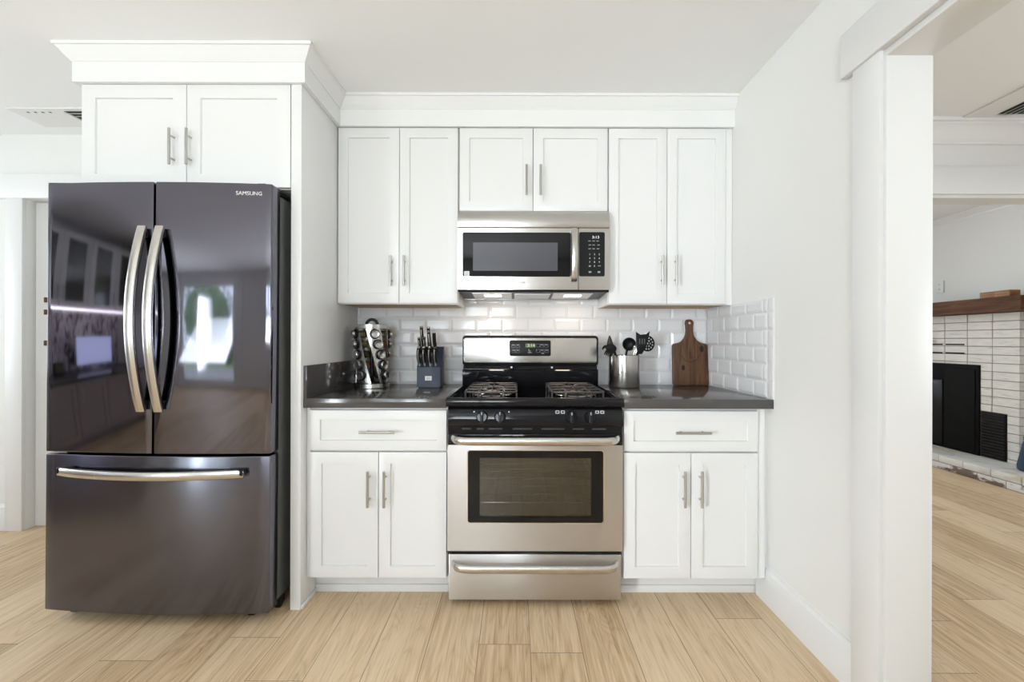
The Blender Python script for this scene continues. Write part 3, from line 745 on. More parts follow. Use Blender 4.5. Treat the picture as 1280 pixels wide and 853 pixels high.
for z in (0.418, 0.528):
    r_ = MB(); r_.tube([(-0.196, 2.06, z), (0.372, 2.06, z), (0.372, 2.44, z), (-0.196, 2.44, z)], 0.0032, 8, True)
    for k in range(1, 16): r_.tube([(-0.196 + 0.568 * k / 16, 2.06, z), (-0.196 + 0.568 * k / 16, 2.44, z)], 0.0018, 6)
    for y in (2.18, 2.31): r_.tube([(-0.196, y, z - .003), (0.372, y, z - .003)], 0.0028, 6)
    build('oven_rack', r_, 'chrome', rg)
for z in (0.455, 0.48, 0.575, 0.60):
    g_ = MB(); g_.tube([(-0.199, 2.46, z), (0.375, 2.46, z)], 0.004, 6)
    build('rack_guide', g_, 'oven_inside', rg)
# oven door
dfy = 1.963
door = MB(); door.ring(rrect(RX0 - .0008, RX1 + .0008, 0.243, 0.7005, 0.004), rrect(-0.2035, 0.382, 0.365, 0.6775, 0.012), 'y', dfy, dfy + 0.045)
od = build('oven_door', door, 'steel', rg)
build('window_bead', MB().ring(rrect(-0.2065, 0.385, 0.362, 0.6805, 0.014), rrect(-0.2025, 0.381, 0.366, 0.6765, 0.011), 'y', dfy - .0015, dfy + .004), 'chrome', od)
build('window_frame', MB().ring(rrect(-0.2034, 0.3819, 0.3651, 0.6774, 0.011), rrect(-0.152, 0.3305, 0.391, 0.6445, 0.004), 'y', dfy + .002, dfy + .03), 'black_glass', od)
build('window_glass', MB().box(-0.156, 0.335, dfy + .006, dfy + .010, 0.388, 0.648), 'oven_pane', od)
build('door_top_strip', MB().box(RX0 + .001, RX1 - .001, dfy + .001, dfy + .045, 0.7005, 0.748, 0.003), 'black_gloss', od)
def bow_handle(z, x0, x1, yb, out, r, parent):
    pts = []
    for k in range(41):
        s = k / 40; x = x0 + (x1 - x0) * s; e_ = min(s, 1 - s) / 0.085
        o_ = out * (1 - (1 - min(1, e_)) ** 2.2) ** 0.5 if e_ < 1 else out
        pts.append((x, yb - o_, z + 0.0035 * (1 - min(1, e_))))
    mb = MB()
    t = bmesh.new(); rings = []
    P = [Vector(p) for p in pts]
    for i, p in enumerate(P):
        d_ = (P[min(i + 1, len(P) - 1)] - P[max(i - 1, 0)]).normalized(); n_ = Vector((0, 0, 1)); b_ = d_.cross(n_).normalized()
        rings.append([t.verts.new(p + n_ * math.cos(a) * r * 1.15 + b_ * math.sin(a) * r * .8) for a in [2 * math.pi * k / 14 for k in range(14)]])
    for A, B in zip(rings[:-1], rings[1:]):
        for k in range(14): t.faces.new((A[k], A[(k + 1) % 14], B[(k + 1) % 14], B[k]))
    t.faces.new(rings[0]); t.faces.new(rings[-1]); bmesh.ops.recalc_face_normals(t, faces=t.faces[:]); mb._merge(t)
    return build('handle', mb, 'handle_steel', parent, 60)
bow_handle(0.727, -0.266, 0.442, dfy + .002, 0.050, 0.0155, od)
# storage drawer
sd = build('storage_drawer', MB().box(RX0 + .003, RX1 - .003, dfy + .006, dfy + .045, 0.0275, 0.2265, 0.005), 'steel', rg)
bow_handle(0.183, -0.263, 0.440, dfy + .008, 0.046, 0.0155, sd)
build('drawer_gap', MB().box(RX0 + .004, RX1 - .004, dfy + .025, dfy + .05, 0.20, 0.30), 'dark_gap', rg)
for x in (-0.25, 0.425):
    mb = MB(); mb.lathe([(0.018, 0), (0.018, 0.012), (0.010, 0.014), (0.010, 0.03)], (x, 2.04, 0), n=16); build('foot', mb, 'black_satin', rg)
# vent strip and control panel
vs = MB(); vs.box(RX0, RX1, 1.975, 2.02, 0.748, 0.782)
build('vent_strip', vs, 'black_gloss', rg)
for a, b_ in ((-0.23, -0.19), (-0.165, -0.135), (-0.115, -0.055), (-0.01, 0.075), (0.115, 0.215), (0.25, 0.30), (0.335, 0.395)):
    build('vent_slot', MB().box(a, b_, 1.9725, 1.977, 0.766, 0.7710, 0.001), 'slot_sheen_grey', rg)
cp = MB(); cp.prism([(1.958, 0.782), (1.953, 0.79), (1.966, 0.852), (1.976, 0.8605), (2.05, 0.8605), (2.05, 0.782)], 'x', RX0 + .001, RX1 - .001)
cpo = build('control_panel', cp, 'black_gloss', rg, 50)
for x in (-0.1415, -0.064, 0.2415, 0.3225):
    mb = MB(); ax = (0, -1, 0.21)
    mb.lathe([(0.0255, -0.004), (0.0255, 0.004), (0.0235, 0.006), (0.0225, 0.018), (0.0205, 0.021), (0, 0.0215)], (x, 1.9625, 0.8215), ax, 28)
    kb = build('knob', mb, 'black_gloss', cpo, 40)
    rt = Matrix.Rotation(R(-12), 3, 'X')
    build('knob_grip', MB().box(x - .0065, x + .0065, 1.927, 1.944, 0.802, 0.848, 0.003, rot=rt), 'black_satin', cpo)
    build('knob_mark', MB().box(x - .0012, x + .0012, 1.9262, 1.9275, 0.834, 0.846, rot=rt, piv=(x, 1.9355, 0.825)), 'print_white', cpo)
for x in (0.183, 0.206):
    ic = MB(); ic.ring(rrect(x - .008, x + .008, 0.838, 0.850, .001, 1), rrect(x - .006, x + .006, 0.840, 0.848, .001, 1), 'y', 1.9595, 1.963); build('burner_icon', ic, 'print_white', cpo)
for x in (0.354, 0.376):
    ic = MB(); ic.ring(rrect(x - .008, x + .008, 0.838, 0.850, .001, 1), rrect(x - .0055, x + .0055, 0.8405, 0.8475, .001, 1), 'y', 1.9595, 1.963); build('burner_icon', ic, 'print_white', cpo)
for x in (-0.026, -0.1765): build('burner_icon', MB().box(x - .0025, x + .0025, 1.9595, 1.963, 0.842, 0.847), 'print_white', cpo)
# cooktop
ck = MB()
ck.prism([(1.957, 0.868), (1.953, 0.876), (1.953, 0.894), (1.957, 0.902), (1.966, 0.905), (1.985, 0.904), (2.005, 0.893), (2.54, 0.893), (2.54, 0.8625), (1.975, 0.8625)], 'x', -0.2955, 0.4685)
ck.prism([(-0.2965, 0.868), (-0.2965, 0.904), (-0.285, 0.906), (-0.275, 0.893), (-0.275, 0.868)], 'y', 1.957, 2.54)
ck.prism([(0.4695, 0.868), (0.4695, 0.904), (0.458, 0.906), (0.448, 0.893), (0.448, 0.868)], 'y', 1.957, 2.54)
ct = build('cooktop', ck, 'black_gloss', rg, 50)
for gx0, gx1 in ((-0.2255, 0.0075), (0.1685, 0.4015)):
    gm = (gx0 + gx1) / 2
    for by in (2.155, 2.385):
        bw = MB(); bw.lathe([(0.088, 0.0), (0.094, 0.004), (0.092, 0.006), (0.070, -0.001), (0.052, 0.0)], (gm, by, 0.8945), n=32)
        build('drip_ring', bw, 'chrome', ct)
        bb = MB(); bb.lathe([(0.036, 0), (0.040, 0.010), (0.036, 0.012), (0, 0.012)], (gm, by, 0.8945), n=28)
        build('burner_base', bb, 'alu', ct)
        bc = MB(); bc.lathe([(0.036, 0), (0.040, 0.002), (0.038, 0.007), (0.030, 0.009), (0, 0.0095)], (gm, by, 0.907), n=28)
        build('burner_cap', bc, 'burner', ct)
    gr = MB(); y0, y1, zt, r = 2.042, 2.482, 0.920, 0.0048
    o_ = [(p[0], p[1], zt) for p in rrect(gx0, gx1, y0, y1, 0.025, 4)]
    gr.tube(o_, r, 8, True)
    gr.tube([(gx0, 2.27, zt), (gx1, 2.27, zt)], r, 8)
    for by in (2.155, 2.385):
        ya, yb = (y0, 2.27) if by < 2.27 else (2.27, y1)
        for (p, q) in (((gx0, by), (gm - .022, by)), ((gx1, by), (gm + .022, by)), ((gm, ya), (gm, by - .022)), ((gm, yb), (gm, by + .022))):
            gr.tube([(p[0], p[1], zt), (p[0] + (q[0] - p[0]) * .8, p[1] + (q[1] - p[1]) * .8, zt + .001), (q[0], q[1], zt - .002)], r * .95, 8)
        for sx in (-1, 1) if by < 2.27 else ():
            gr.tube([(gm + sx * .058, ya, zt), (gm + sx * .050, by, zt + .0005), (gm + sx * .058, yb, zt)], r * .8, 8)
    for (x, y) in ((gx0, y0 + .03), (gx1, y0 + .03), (gx0, y1 - .03), (gx1, y1 - .03), (gx0, 2.27), (gx1, 2.27), (gx0 + .06, y0), (gx1 - .06, y0), (gx0 + .06, y1), (gx1 - .06, y1)):
        gr.tube([(x, y, zt), (x, y, 0.8935)], r * .9, 8)
    build('burner_grate', gr, 'iron', rg, 50)
# backguard
bg = MB()
poly = rrect(-0.2935, 0.4625, 1.010, 1.181, 0.020)
bg.prism(poly, 'y', 2.528, 2.595, 0.004)
bgo = build('backguard', bg, 'black_gloss', rg, 40)
b2 = MB(); b2.box(-0.290, 0.459, 2.548, 2.595, 0.985, 1.012); b2.prism([(2.532, 0.893), (2.528, 0.900), (2.528, 0.985), (2.534, 0.992), (2.595, 0.992), (2.595, 0.893)], 'x', -0.2925, 0.4615)
for x in (-0.02, 0.205): b2.box(x - .006, x + .006, 2.532, 2.55, 0.990, 1.012, 0.002)
build('lower_guard', b2, 'black_gloss', rg, 40)
for x in (-0.02, 0.205): build('vent_clip', MB().box(x - .005, x + .005, 2.530, 2.534, 0.998, 1.008, 0.001), 'alu', rg)
pl = MB(); pl.prism(rrect(-0.2845, 0.4525, 1.030, 1.1665, 0.012), 'y', 2.5245, 2.529, 0.0012)
bp_ = build('steel_panel', pl, 'steel_bright', bgo, 40)
dp_ = build('display', MB().prism(rrect(-0.031, 0.1975, 1.067, 1.1535, 0.009), 'y', 2.5215, 2.526, 0.001), 'black_satin', bgo, 40)
build('clock_window', MB().box(0.057, 0.111, 2.5208, 2.523, 1.1145, 1.136), 'lcd_back', dp_)
text('clock_digits', '3:14', (0.088, 2.5204, 1.125), 0.022, 'lcd_green', dp_, width=0.040)
def dash(mb, x, z, w, h, y): mb.box(x - w / 2, x + w / 2, y, y + .0015, z - h / 2, z + h / 2)
for x, z, w_ in ((-0.010, 1.127, .013), (0.015, 1.127, .011), (-0.008, 1.098, .013), (0.014, 1.098, .010), (0.148, 1.129, .016), (0.172, 1.129, .014), (0.150, 1.099, .012), (0.174, 1.099, .014), (0.076, 1.103, .007), (0.079, 1.095, .013), (0.081, 1.086, .020), (0.153, 1.081, .015), (0.119, 1.099, .004)):
    kp = MB(); dash(kp, x, z, w_, .0035, 2.5205); build('key_print', kp, 'print_dim', dp_)
for x, z in ((-0.010, 1.1215), (0.015, 1.1215), (0.126, 1.1235), (0.148, 1.1235), (0.172, 1.1235), (0.126, 1.094), (0.150, 1.094), (0.174, 1.094), (-0.008, 1.0925), (0.014, 1.0925)):
    kp = MB(); kp.ring(rrect(x - .0105, x + .0105, z - .0075, z + .0105, .003, 2), rrect(x - .0098, x + .0098, z - .0068, z + .0098, .0025, 2), 'y', 2.5208, 2.522); build('key_outline', kp, 'print_dim', dp_)
text('logo', 'FRIGIDAIRE', (0.0855, 2.5242, 1.0485), 0.0105, 'print_grey', bgo, width=0.064)

# ------------------------------------------------------------------ over-the-range microwave
mw = thing('microwave', 'stainless over-the-range microwave hung under the short wall cabinet', 'microwave', (0.091, 2.45, 1.385))
mb = MB(); mb.prism([(2.325, 1.420), (2.325, 1.8085), (2.60, 1.8085), (2.60, 1.386), (2.585, 1.386), (2.585, 1.420)], 'x', -0.2885, 0.4715)
build('body', mb, 'steel', mw)
mb = MB(); mb.prism([(2.290, 1.7215), (2.287, 1.726), (2.293, 1.770), (2.304, 1.803), (2.312, 1.8085), (2.33, 1.8085), (2.33, 1.7215)], 'x', -0.2910, 0.4740)
build('vent_hood_strip', mb, 'steel_bright', mw, 50)
build('hood_gap', MB().box(-0.2895, 0.4725, 2.300, 2.33, 1.40, 1.7225), 'dark_gap', mw)
mb = MB(); mb.ring(rrect(-0.2915, 0.3150, 1.4085, 1.7175, 0.003), rrect(-0.2655, 0.2775, 1.4735, 1.6960, 0.008), 'y', 2.287, 2.318)
md = build('door', mb, 'steel_bright', mw)
build('door_glass', MB().prism(rrect(-0.2654, 0.2774, 1.4736, 1.6959, 0.008), 'y', 2.2885, 2.312), 'black_glass', md)
build('screen', MB().box(-0.213, 0.2125, 2.2878, 2.290, 1.5035, 1.6455), 'mesh_pane', md)
build('energy_sticker', MB().box(-0.2575, -0.2315, 2.2872, 2.2886, 1.4745, 1.5005), 'print_white', md)
st = MB()
for z in (1.494, 1.489, 1.484, 1.479): dash(st, -0.2445, z, 0.017, 0.0012, 2.2868)
build('sticker_print', st, 'print_grey', md)
mp_ = MB(); mp_.ring(rrect(0.3185, 0.4745, 1.4085, 1.7175, 0.003), rrect(0.3200, 0.4490, 1.4755, 1.6985, 0.008), 'y', 2.287, 2.318)
mc = build('control_panel', mp_, 'steel_bright', mw)
build('keypad', MB().prism(rrect(0.3202, 0.4488, 1.4757, 1.6983, 0.008), 'y', 2.2880, 2.312), 'black_satin', mc)
text('clock_digits', '3:13', (0.4035, 2.2876, 1.6725), 0.0185, 'lcd_white', mc, width=0.034)
KEYS = [(x, z, .0125, .0035) for z, xs in ((1.654, (0.372, 0.393, 0.413)), (1.634, (0.374, 0.393, 0.418)), (1.615, (0.373, 0.393, 0.415))) for x in xs]
KEYS += [(0.375, 1.498, .013, .008), (0.420, 1.498, .013, .008), (0.374, 1.528, .010, .007), (0.422, 1.529, .013, .0035)]
for q in KEYS:
    kp = MB(); dash(kp, *q, 2.2874); build('key_print', kp, 'print_dim', mc)
for i, s in enumerate('123456789'):
    text('key_digit', s, (0.3735 + 0.024 * (i % 3), 2.2876, 1.5865 - 0.0195 * (i // 3)), 0.012, 'print_white', mc)
text('key_digit', '0', (0.3975, 2.2876, 1.528), 0.012, 'print_white', mc)
text('logo', 'FRIGIDAIRE', (0.0145, 2.2866, 1.4435), 0.0115, 'print_grey', md, width=0.066)
P = []
for k in range(21):
    s = k / 20; P.append((0.2945, 2.281 - 0.034 * math.sin(math.pi * s) ** 0.6, 1.4545 + 0.258 * s))
mb = MB(); mb.tube(P, 0, sq=(0.031, 0.014), up=(0, -1, 0)); build('handle', mb, 'handle_steel', md, 50)
# underside with filters and two lit lamps
build('underside', MB().prism([(2.300, 1.405), (2.585, 1.388), (2.585, 1.420), (2.30, 1.420)], 'x', -0.2885, 0.4715), 'black_satin', mw)
us = Matrix.Rotation(math.atan(-0.017 / 0.285), 3, 'X')
def under(x0, x1, y0, y1, name, m_, d=0.003):
    z = lambda y: 1.405 - 0.017 * (y - 2.300) / 0.285
    mb = MB(); mb.prism([(y0, z(y0) - d), (y1, z(y1) - d), (y1, z(y1) + .002), (y0, z(y0) + .002)], 'x', x0, x1)
    return build(name, mb, m_, mw)
under(-0.225, -0.02, 2.375, 2.56, 'grease_filter', 'alu', .0025); under(0.20, 0.405, 2.375, 2.56, 'grease_filter', 'alu', .0025); under(-0.005, 0.185, 2.40, 2.56, 'vent_cover', 'alu', .0025)
under(-0.165, -0.075, 2.42, 2.475, 'lamp', 'lamp_on', .0045); under(0.262, 0.352, 2.42, 2.475, 'lamp', 'lamp_on', .0045)
for x in (-0.12, 0.307):
    o = area('cooktop_lamp', (x, 2.447, 1.386), (0, 0, 0), 0.09, 0.05, 0.55, (1.0, 0.80, 0.66)); o.parent = mw; o.location = Vector((x, 2.447, 1.386)) - Vector(mw.location)

# ------------------------------------------------------------------ spice carousel and jars
SX, SY = -0.775, 2.462
sr = thing('spice_carousel', 'revolving stainless spice rack with slanted jar panels on the left counter', 'spice rack', (SX, SY, 0.9))
mb = MB(); mb.lathe([(0.088, 0.9), (0.0925, 0.9015), (0.0925, 0.9215), (0.090, 0.9225), (0, 0.9225)], (SX, SY, 0), n=48); build('base', mb, 'steel_round', sr)
mb = MB(); mb.lathe([(0.090, 0), (0.090, 0.003)], (SX, SY, 0.9225), n=40); build('base_liner', mb, 'black_satin', sr)
mb = MB(); mb.lathe([(0, 1.213), (0.0875, 1.213), (0.090, 1.2145), (0.090, 1.2345), (0.0875, 1.236), (0, 1.236)], (SX, SY, 0), n=48); build('top', mb, 'steel_round', sr)
mb = MB(); mb.lathe([(0.010, 0.925), (0.010, 1.213)], (SX, SY, 0), n=16); build('core', mb, 'black_satin', sr)
mb = MB(); mb.tube([(SX - 0.030 * math.cos(a), SY, 1.234 + 0.030 * math.sin(a)) for a in [math.pi * k / 14 for k in range(15)]], 0, sq=(0.016, 0.008), up=(0, 1, 0))
build('carry_handle', mb, 'black_satin', sr, 50)
TW, BASE = 53.0, (-64.0, 22.0, 116.0, 206.0)
def azi(col, z): return BASE[col] + TW * (1.213 - z) / (1.213 - 0.9225)
def pol(az, r, z): a = R(az); return Vector((SX + r * math.sin(a), SY - r * math.cos(a), z))
for c in range(4):
    mb = MB(); n, m_ = 14, 8; V = {}
    for i in range(n + 1):
        z = 0.9245 + (1.2135 - 0.9245) * i / n
        for j in range(m_ + 1):
            az = azi(c, z) - 27 + 54 * j / m_
            for k, r in enumerate((0.0825, 0.0800)): V[i, j, k] = mb.bm.verts.new(pol(az, r, z))
    for i in range(n):
        for j in range(m_):
            for k in (0, 1): mb.bm.faces.new((V[i, j, k], V[i, j + 1, k], V[i + 1, j + 1, k], V[i + 1, j, k]))
        for j in (0, m_): mb.bm.faces.new((V[i, j, 0], V[i + 1, j, 0], V[i + 1, j, 1], V[i, j, 1]))
    bmesh.ops.recalc_face_normals(mb.bm, faces=mb.bm.faces[:])
    build('jar_panel', mb, 'steel_round', sr, 60)
FILL = {(0, 0): 'spice_olive', (0, 1): 'spice_olive', (0, 2): 'spice_dark', (0, 3): 'spice_orange', (0, 4): 'spice_pale'}
ROWS = ('top', 'second', 'middle', 'fourth', 'bottom')
COLN = ('front left column', 'front right column', 'rear right column', 'rear left column')
for c in range(4):
    for r_ in range(5):
        z = 1.185 - 0.0543 * r_; az = azi(c, z); d_ = pol(az, 1, 0) - Vector((SX, SY, 0)); d_.z = 0
        base = pol(az, 0.034, z)
        lab = f'steel-capped spice jar, {ROWS[r_]} one in the {COLN[c]} of the revolving rack'
        if r_ in (1, 3): lab = f'steel-capped spice jar, {ROWS[r_]} from the top in the {COLN[c]} of the revolving rack'
        j = thing('spice_jar', lab, 'spice jar', base, group='jars in the spice carousel')
        mb = MB(); mb.lathe([(0.0175, 0), (0.0195, 0.003), (0.0195, 0.038), (0.016, 0.045), (0.016, 0.052)], base, d_, 20); build('glass', mb, 'glass', j)
        mb = MB(); mb.lathe([(0.0165, 0.002), (0.0183, 0.004), (0.0183, 0.034), (0.0, 0.035)], base, d_, 18)
        build('spice', mb, FILL.get((c, r_), ('spice_olive', 'spice_pale', 'spice_dark', 'spice_orange')[(c * 2 + r_ * 3) % 4]), j)
        mb = MB(); mb.lathe([(0.0255, 0.0475), (0.0265, 0.049), (0.0265, 0.056), (0.0225, 0.059), (0.020, 0.059)], base, d_, 24); build('collar', mb, 'black_satin', j)
        mb = MB(); mb.lathe([(0.0205, 0.056), (0.0215, 0.058), (0.0215, 0.070), (0.0195, 0.0725), (0.017, 0.071), (0, 0.071)], base, d_, 24); build('cap', mb, 'steel_round', j)

# ------------------------------------------------------------------ knife block and knives
kb = thing('knife_block', 'navy blue knife block with a silver label on the left counter', 'knife block', (-0.456, 2.465, 0.9))
mb = MB(); mb.prism([(2.402, 0.906), (2.402, 1.010), (2.510, 1.118), (2.530, 1.118), (2.530, 0.906)], 'x', -0.519, -0.394, 0.0015)
build('body', mb, 'navy', kb, 40)
build('foot', MB().box(-0.512, -0.401, 2.408, 2.525, 0.900, 0.9065), 'black_satin', kb)
lb = build('label_plate', MB().box(-0.4755, -0.4405, 2.4005, 2.403, 0.9405, 0.9635, 0.0006), 'print_white', kb)
lp = MB()
for z, w_ in ((0.957, .018), (0.952, .024), (0.947, .020)): dash(lp, -0.458, z, w_, .0022, 2.3999)
build('label_print', lp, 'print_dim', kb)
def knife(x, y, zb, L, label, style='steel', lean=0.0, w_=0.014, curve=0.004):
    """handle standing out of the slanted top, its blade down in the slot"""
    k = thing('kitchen_knife', label, 'knife', (x, y, zb), group='knives in the navy block')
    dv = Vector((lean, -0.30, 0.954)).normalized(); b0 = Vector((x, y, zb))
    rt = dv.to_track_quat('Z', 'X').to_matrix()
    def pt(a, b_, h): return b0 + rt @ Vector((0, 0, 1)) * h + Vector((1, 0, 0)) * a + Vector((0, -0.954, -0.30)) * b_
    P = [pt(curve * math.sin(math.pi * s / 12) * -1, 0.003 * math.sin(math.pi * s / 12), L * s / 12) for s in range(13)]
    mb = MB(); mb.tube(P, 0, sq=(w_, 0.021), up=(0, -1, 0.2)); build('handle', mb, 'silicone', k, 50)
    if style == 'steel':
        mb = MB(); mb.tube([p + Vector((0, -0.0085, -0.002)) for p in P[1:-1]], 0, sq=(w_ * .52, 0.008), up=(0, -1, 0.2)); build('tang', mb, 'handle_steel', k, 50)
        mb = MB(); mb.tube([pt(0, 0.0, -0.008), pt(0, 0.0, 0.012)], 0, sq=(w_ * 1.06, 0.0235), up=(0, -1, 0.2)); build('bolster', mb, 'steel_bright', k, 50)
        mb = MB(); mb.tube([P[-1], P[-1] + dv * 0.004], 0, sq=(w_ * 1.05, 0.0225), up=(0, -1, 0.2)); build('butt_cap', mb, 'steel_bright', k, 50)
    mb = MB(); e0 = pt(0, 0, -0.006); e1 = e0 - dv * min(0.085, (zb - 0.915)); mb.tube([e0, e1], 0, sq=(0.002, 0.016), up=(0, -1, 0.2)); build('blade', mb, 'steel_bright', k, 50)
for i, x in enumerate((-0.5060, -0.4790, -0.4495, -0.4210)):
    knife(x, 2.418, 1.024, 0.094, ('curved steel-capped knife at the left end of the front row in the navy block', 'curved steel-capped knife second from left in the front row of the navy block',
          'curved steel-capped knife third from left in the front row of the navy block', 'curved steel-capped knife at the right end of the front row in the navy block')[i], w_=0.0165, curve=0.005)
knife(-0.5030, 2.495, 1.101, 0.128, 'tallest steel-edged knife, back left of the navy block', lean=-0.03, w_=0.0155, curve=0)
knife(-0.5100, 2.462, 1.070, 0.098, 'shorter knife at the far left, just in front of the tallest one', lean=-0.05, w_=0.012, curve=0)
knife(-0.4880, 2.466, 1.073, 0.098, 'shorter knife just right of the tallest one in the navy block', lean=0.0, w_=0.013, curve=0)
knife(-0.4690, 2.497, 1.103, 0.122, 'tall knife in the middle of the back row, partly behind another', lean=0.0, w_=0.0155, curve=0)
knife(-0.4560, 2.470, 1.077, 0.128, 'tall steel-edged knife in front of the middle back knife, leaning left', lean=-0.05, w_=0.015, curve=0)
knife(-0.4330, 2.488, 1.094, 0.102, 'all-black handle at the right of the back row in the navy block', style='black', lean=-0.05, w_=0.017, curve=0.002)

# ------------------------------------------------------------------ utensil crock and utensils
CX, CY = 0.6005, 2.508
cr = thing('utensil_crock', 'round brushed steel utensil crock on the right counter beside the range', 'crock', (CX, CY, 0.9))
mb = MB(); mb.lathe([(0.0815, 0.9005), (0.0845, 0.904), (0.0845, 1.0695), (0.0835, 1.0735), (0.0815, 1.0735), (0.0815, 0.908), (0, 0.908)], (CX, CY, 0), n=64); build('pot', mb, 'steel_can', cr, 50)
mb = MB(); mb.lathe([(0.080, 0.9), (0.0835, 0.9), (0.0835, 0.9045), (0.080, 0.9045)], (CX, CY, 0), n=48); build('foot_ring', mb, 'black_satin', cr)
UG = 'utensils in the steel crock'
def utensil(name, label, foot, head):
    return thing(name, label, 'utensil', foot, group=UG)
# pasta server, claw turned left
t = utensil('pasta_server', 'black pasta server with claw prongs leaning out left of the steel crock', (0.625, 2.50, 0.912), None)
mb = MB(); mb.tube([(0.625, 2.50, 0.912), (0.548, 2.458, 1.065), (0.532, 2.450, 1.095)], [0.006, 0.006, 0.008], 10); build('shaft', mb, 'silicone', t)
mb = MB(); bmx = bmesh.new(); bmesh.ops.create_uvsphere(bmx, u_segments=20, v_segments=12, radius=1)
for v in bmx.verts:
    c = v.co.copy(); c.y = c.y * (0.45 if c.y > 0 else 0.25)
    v.co = Vector((0.516 + c.x * 0.030 - c.z * .003, 2.446 + c.y * 0.026 + c.x * .002, 1.112 + c.z * 0.024))
mb._merge(bmx)
for k in range(5):
    a = 0.498 + 0.0085 * k - .004
    mb.tube([(a + .006, 2.444, 1.104 - .0025 * k + .004), (a - .010, 2.430, 1.094 - .003 * k), (a - .019, 2.424, 1.079 - .0035 * k)], [0.0055, 0.0045, 0.0028], 8)
for k in range(2):
    mb.tube([(0.496, 2.446, 1.117 + .007 * k), (0.478, 2.436, 1.118 + .006 * k), (0.466, 2.43, 1.106 + .007 * k)], [0.006, 0.0048, 0.003], 8)
build('claw', mb, 'silicone', t, 60)
# pointed spoon behind it
t = utensil('cooking_spoon', 'dark olive-black pointed spoon standing behind the pasta server', (0.57, 2.54, 0.912), None)
mb = MB(); mb.tube([(0.57, 2.54, 0.912), (0.545, 2.555, 1.06), (0.536, 2.56, 1.11)], 0.006, 10); build('shaft', mb, 'silicone', t)
mb = MB()
mb.lathe([(0.0, 0.092), (0.004, 0.088), (0.012, 0.066), (0.018, 0.042), (0.019, 0.022), (0.013, 0.006), (0.006, 0)], (0.5365, 2.560, 1.092), (-0.06, 0.05, 1), 20)
build('head', mb, 'silicone_olive', t, 60)
# ladle, bowl to the viewer
t = utensil('ladle', 'black round ladle in the middle of the steel crock', (0.585, 2.50, 0.912), None)
mb = MB(); mb.tube([(0.585, 2.50, 0.912), (0.612, 2.52, 1.07), (0.622, 2.525, 1.105)], 0.006, 10); build('shaft', mb, 'silicone', t)
mb = MB(); mb.lathe([(0, 0.0), (0.018, -0.003), (0.030, -0.012), (0.0365, -0.026), (0.0365, -0.029), (0.034, -0.029), (0.029, -0.016), (0.017, -0.007), (0, -0.004)], (0.627, 2.520, 1.137), (0.1, 1, 0.1), 32, True)
build('bowl', mb, 'silicone', t, 60)
# slotted turner with two pointed corners
t = utensil('slotted_turner', 'black slotted turner with two raised corners in the steel crock', (0.60, 2.47, 0.912), None)
mb = MB(); mb.tube([(0.60, 2.47, 0.912), (0.655, 2.462, 1.075), (0.668, 2.460, 1.10)], 0.0065, 10); build('shaft', mb, 'silicone', t)
mb = MB(); dx = 0.0
mb.prism([(0.662, 1.085), (0.684, 1.080), (0.706, 1.118), (0.716, 1.150), (0.727, 1.205), (0.708, 1.189), (0.676, 1.186), (0.652, 1.202), (0.653, 1.160), (0.654, 1.120)], 'y', 2.456, 2.461, 0.001)
build('blade', mb, 'silicone', t)
for x in (0.672, 0.685, 0.698):
    s_ = MB(); s_.prism(rrect(x - .0025, x + .0025, 1.135, 1.165, .002, 2), 'y', 2.4552, 2.4562); build('slot', s_, 'print_grey', t)
# skimmer with round holes
t = utensil('skimmer', 'black round skimmer with many holes at the right of the steel crock', (0.575, 2.545, 0.912), None)
mb = MB(); mb.tube([(0.575, 2.545, 0.912), (0.672, 2.535, 1.072), (0.712, 2.530, 1.100)], 0.006, 10); build('shaft', mb, 'silicone', t)
def holed_disc(cx, cz, rx, rz, y0, y1, holes, hr):
    """flat oval plate with square-cut holes: grid cells left open where a hole lies"""
    mb = MB(); n = 44; bm = mb.bm; V = {}
    def inside(i, j):
        x = -1 + 2 * (i + .5) / n; z = -1 + 2 * (j + .5) / n
        if x * x + z * z > 1: return False
        return all((x - h[0]) ** 2 + (z - h[1]) ** 2 > hr * hr for h in holes)
    def vt(i, j, k):
        key = (i, j, k)
        if key not in V:
            x = -1 + 2 * i / n; z = -1 + 2 * j / n; l = math.hypot(x, z)
            if l > 0.95: x, z = x / l * .985, z / l * .985
            for h in holes:
                dd = math.hypot(x - h[0], z - h[1])
                if abs(dd - hr) < 2.0 / n and dd > 1e-6: x, z = h[0] + (x - h[0]) / dd * hr, h[1] + (z - h[1]) / dd * hr
            V[key] = bm.verts.new((cx + x * rx, (y0, y1)[k] + 0.006 * (x * x + z * z), cz + z * rz))
        return V[key]
    for i in range(n):
        for j in range(n):
            if not inside(i, j): continue
            for k in (0, 1): bm.faces.new((vt(i, j, k), vt(i + 1, j, k), vt(i + 1, j + 1, k), vt(i, j + 1, k)))
            for (di, dj, a, b_) in ((-1, 0, (i, j), (i, j + 1)), (1, 0, (i + 1, j), (i + 1, j + 1)), (0, -1, (i, j), (i + 1, j)), (0, 1, (i, j + 1), (i + 1, j + 1))):
                if not (0 <= i + di < n and 0 <= j + dj < n and inside(i + di, j + dj)):
                    try: bm.faces.new((vt(*a, 0), vt(*b_, 0), vt(*b_, 1), vt(*a, 1)))
                    except ValueError: pass
    bmesh.ops.recalc_face_normals(bm, faces=bm.faces[:])
    return mb
HL = [(0, 0)] + [(0.36 * math.cos(R(a)), 0.36 * math.sin(R(a))) for a in range(0, 360, 60)] + [(0.70 * math.cos(R(a)), 0.70 * math.sin(R(a))) for a in range(15, 375, 30)]
build('plate', holed_disc(0.735, 1.138, 0.040, 0.045, 2.522, 2.526, HL, 0.115), 'silicone', t, 30)
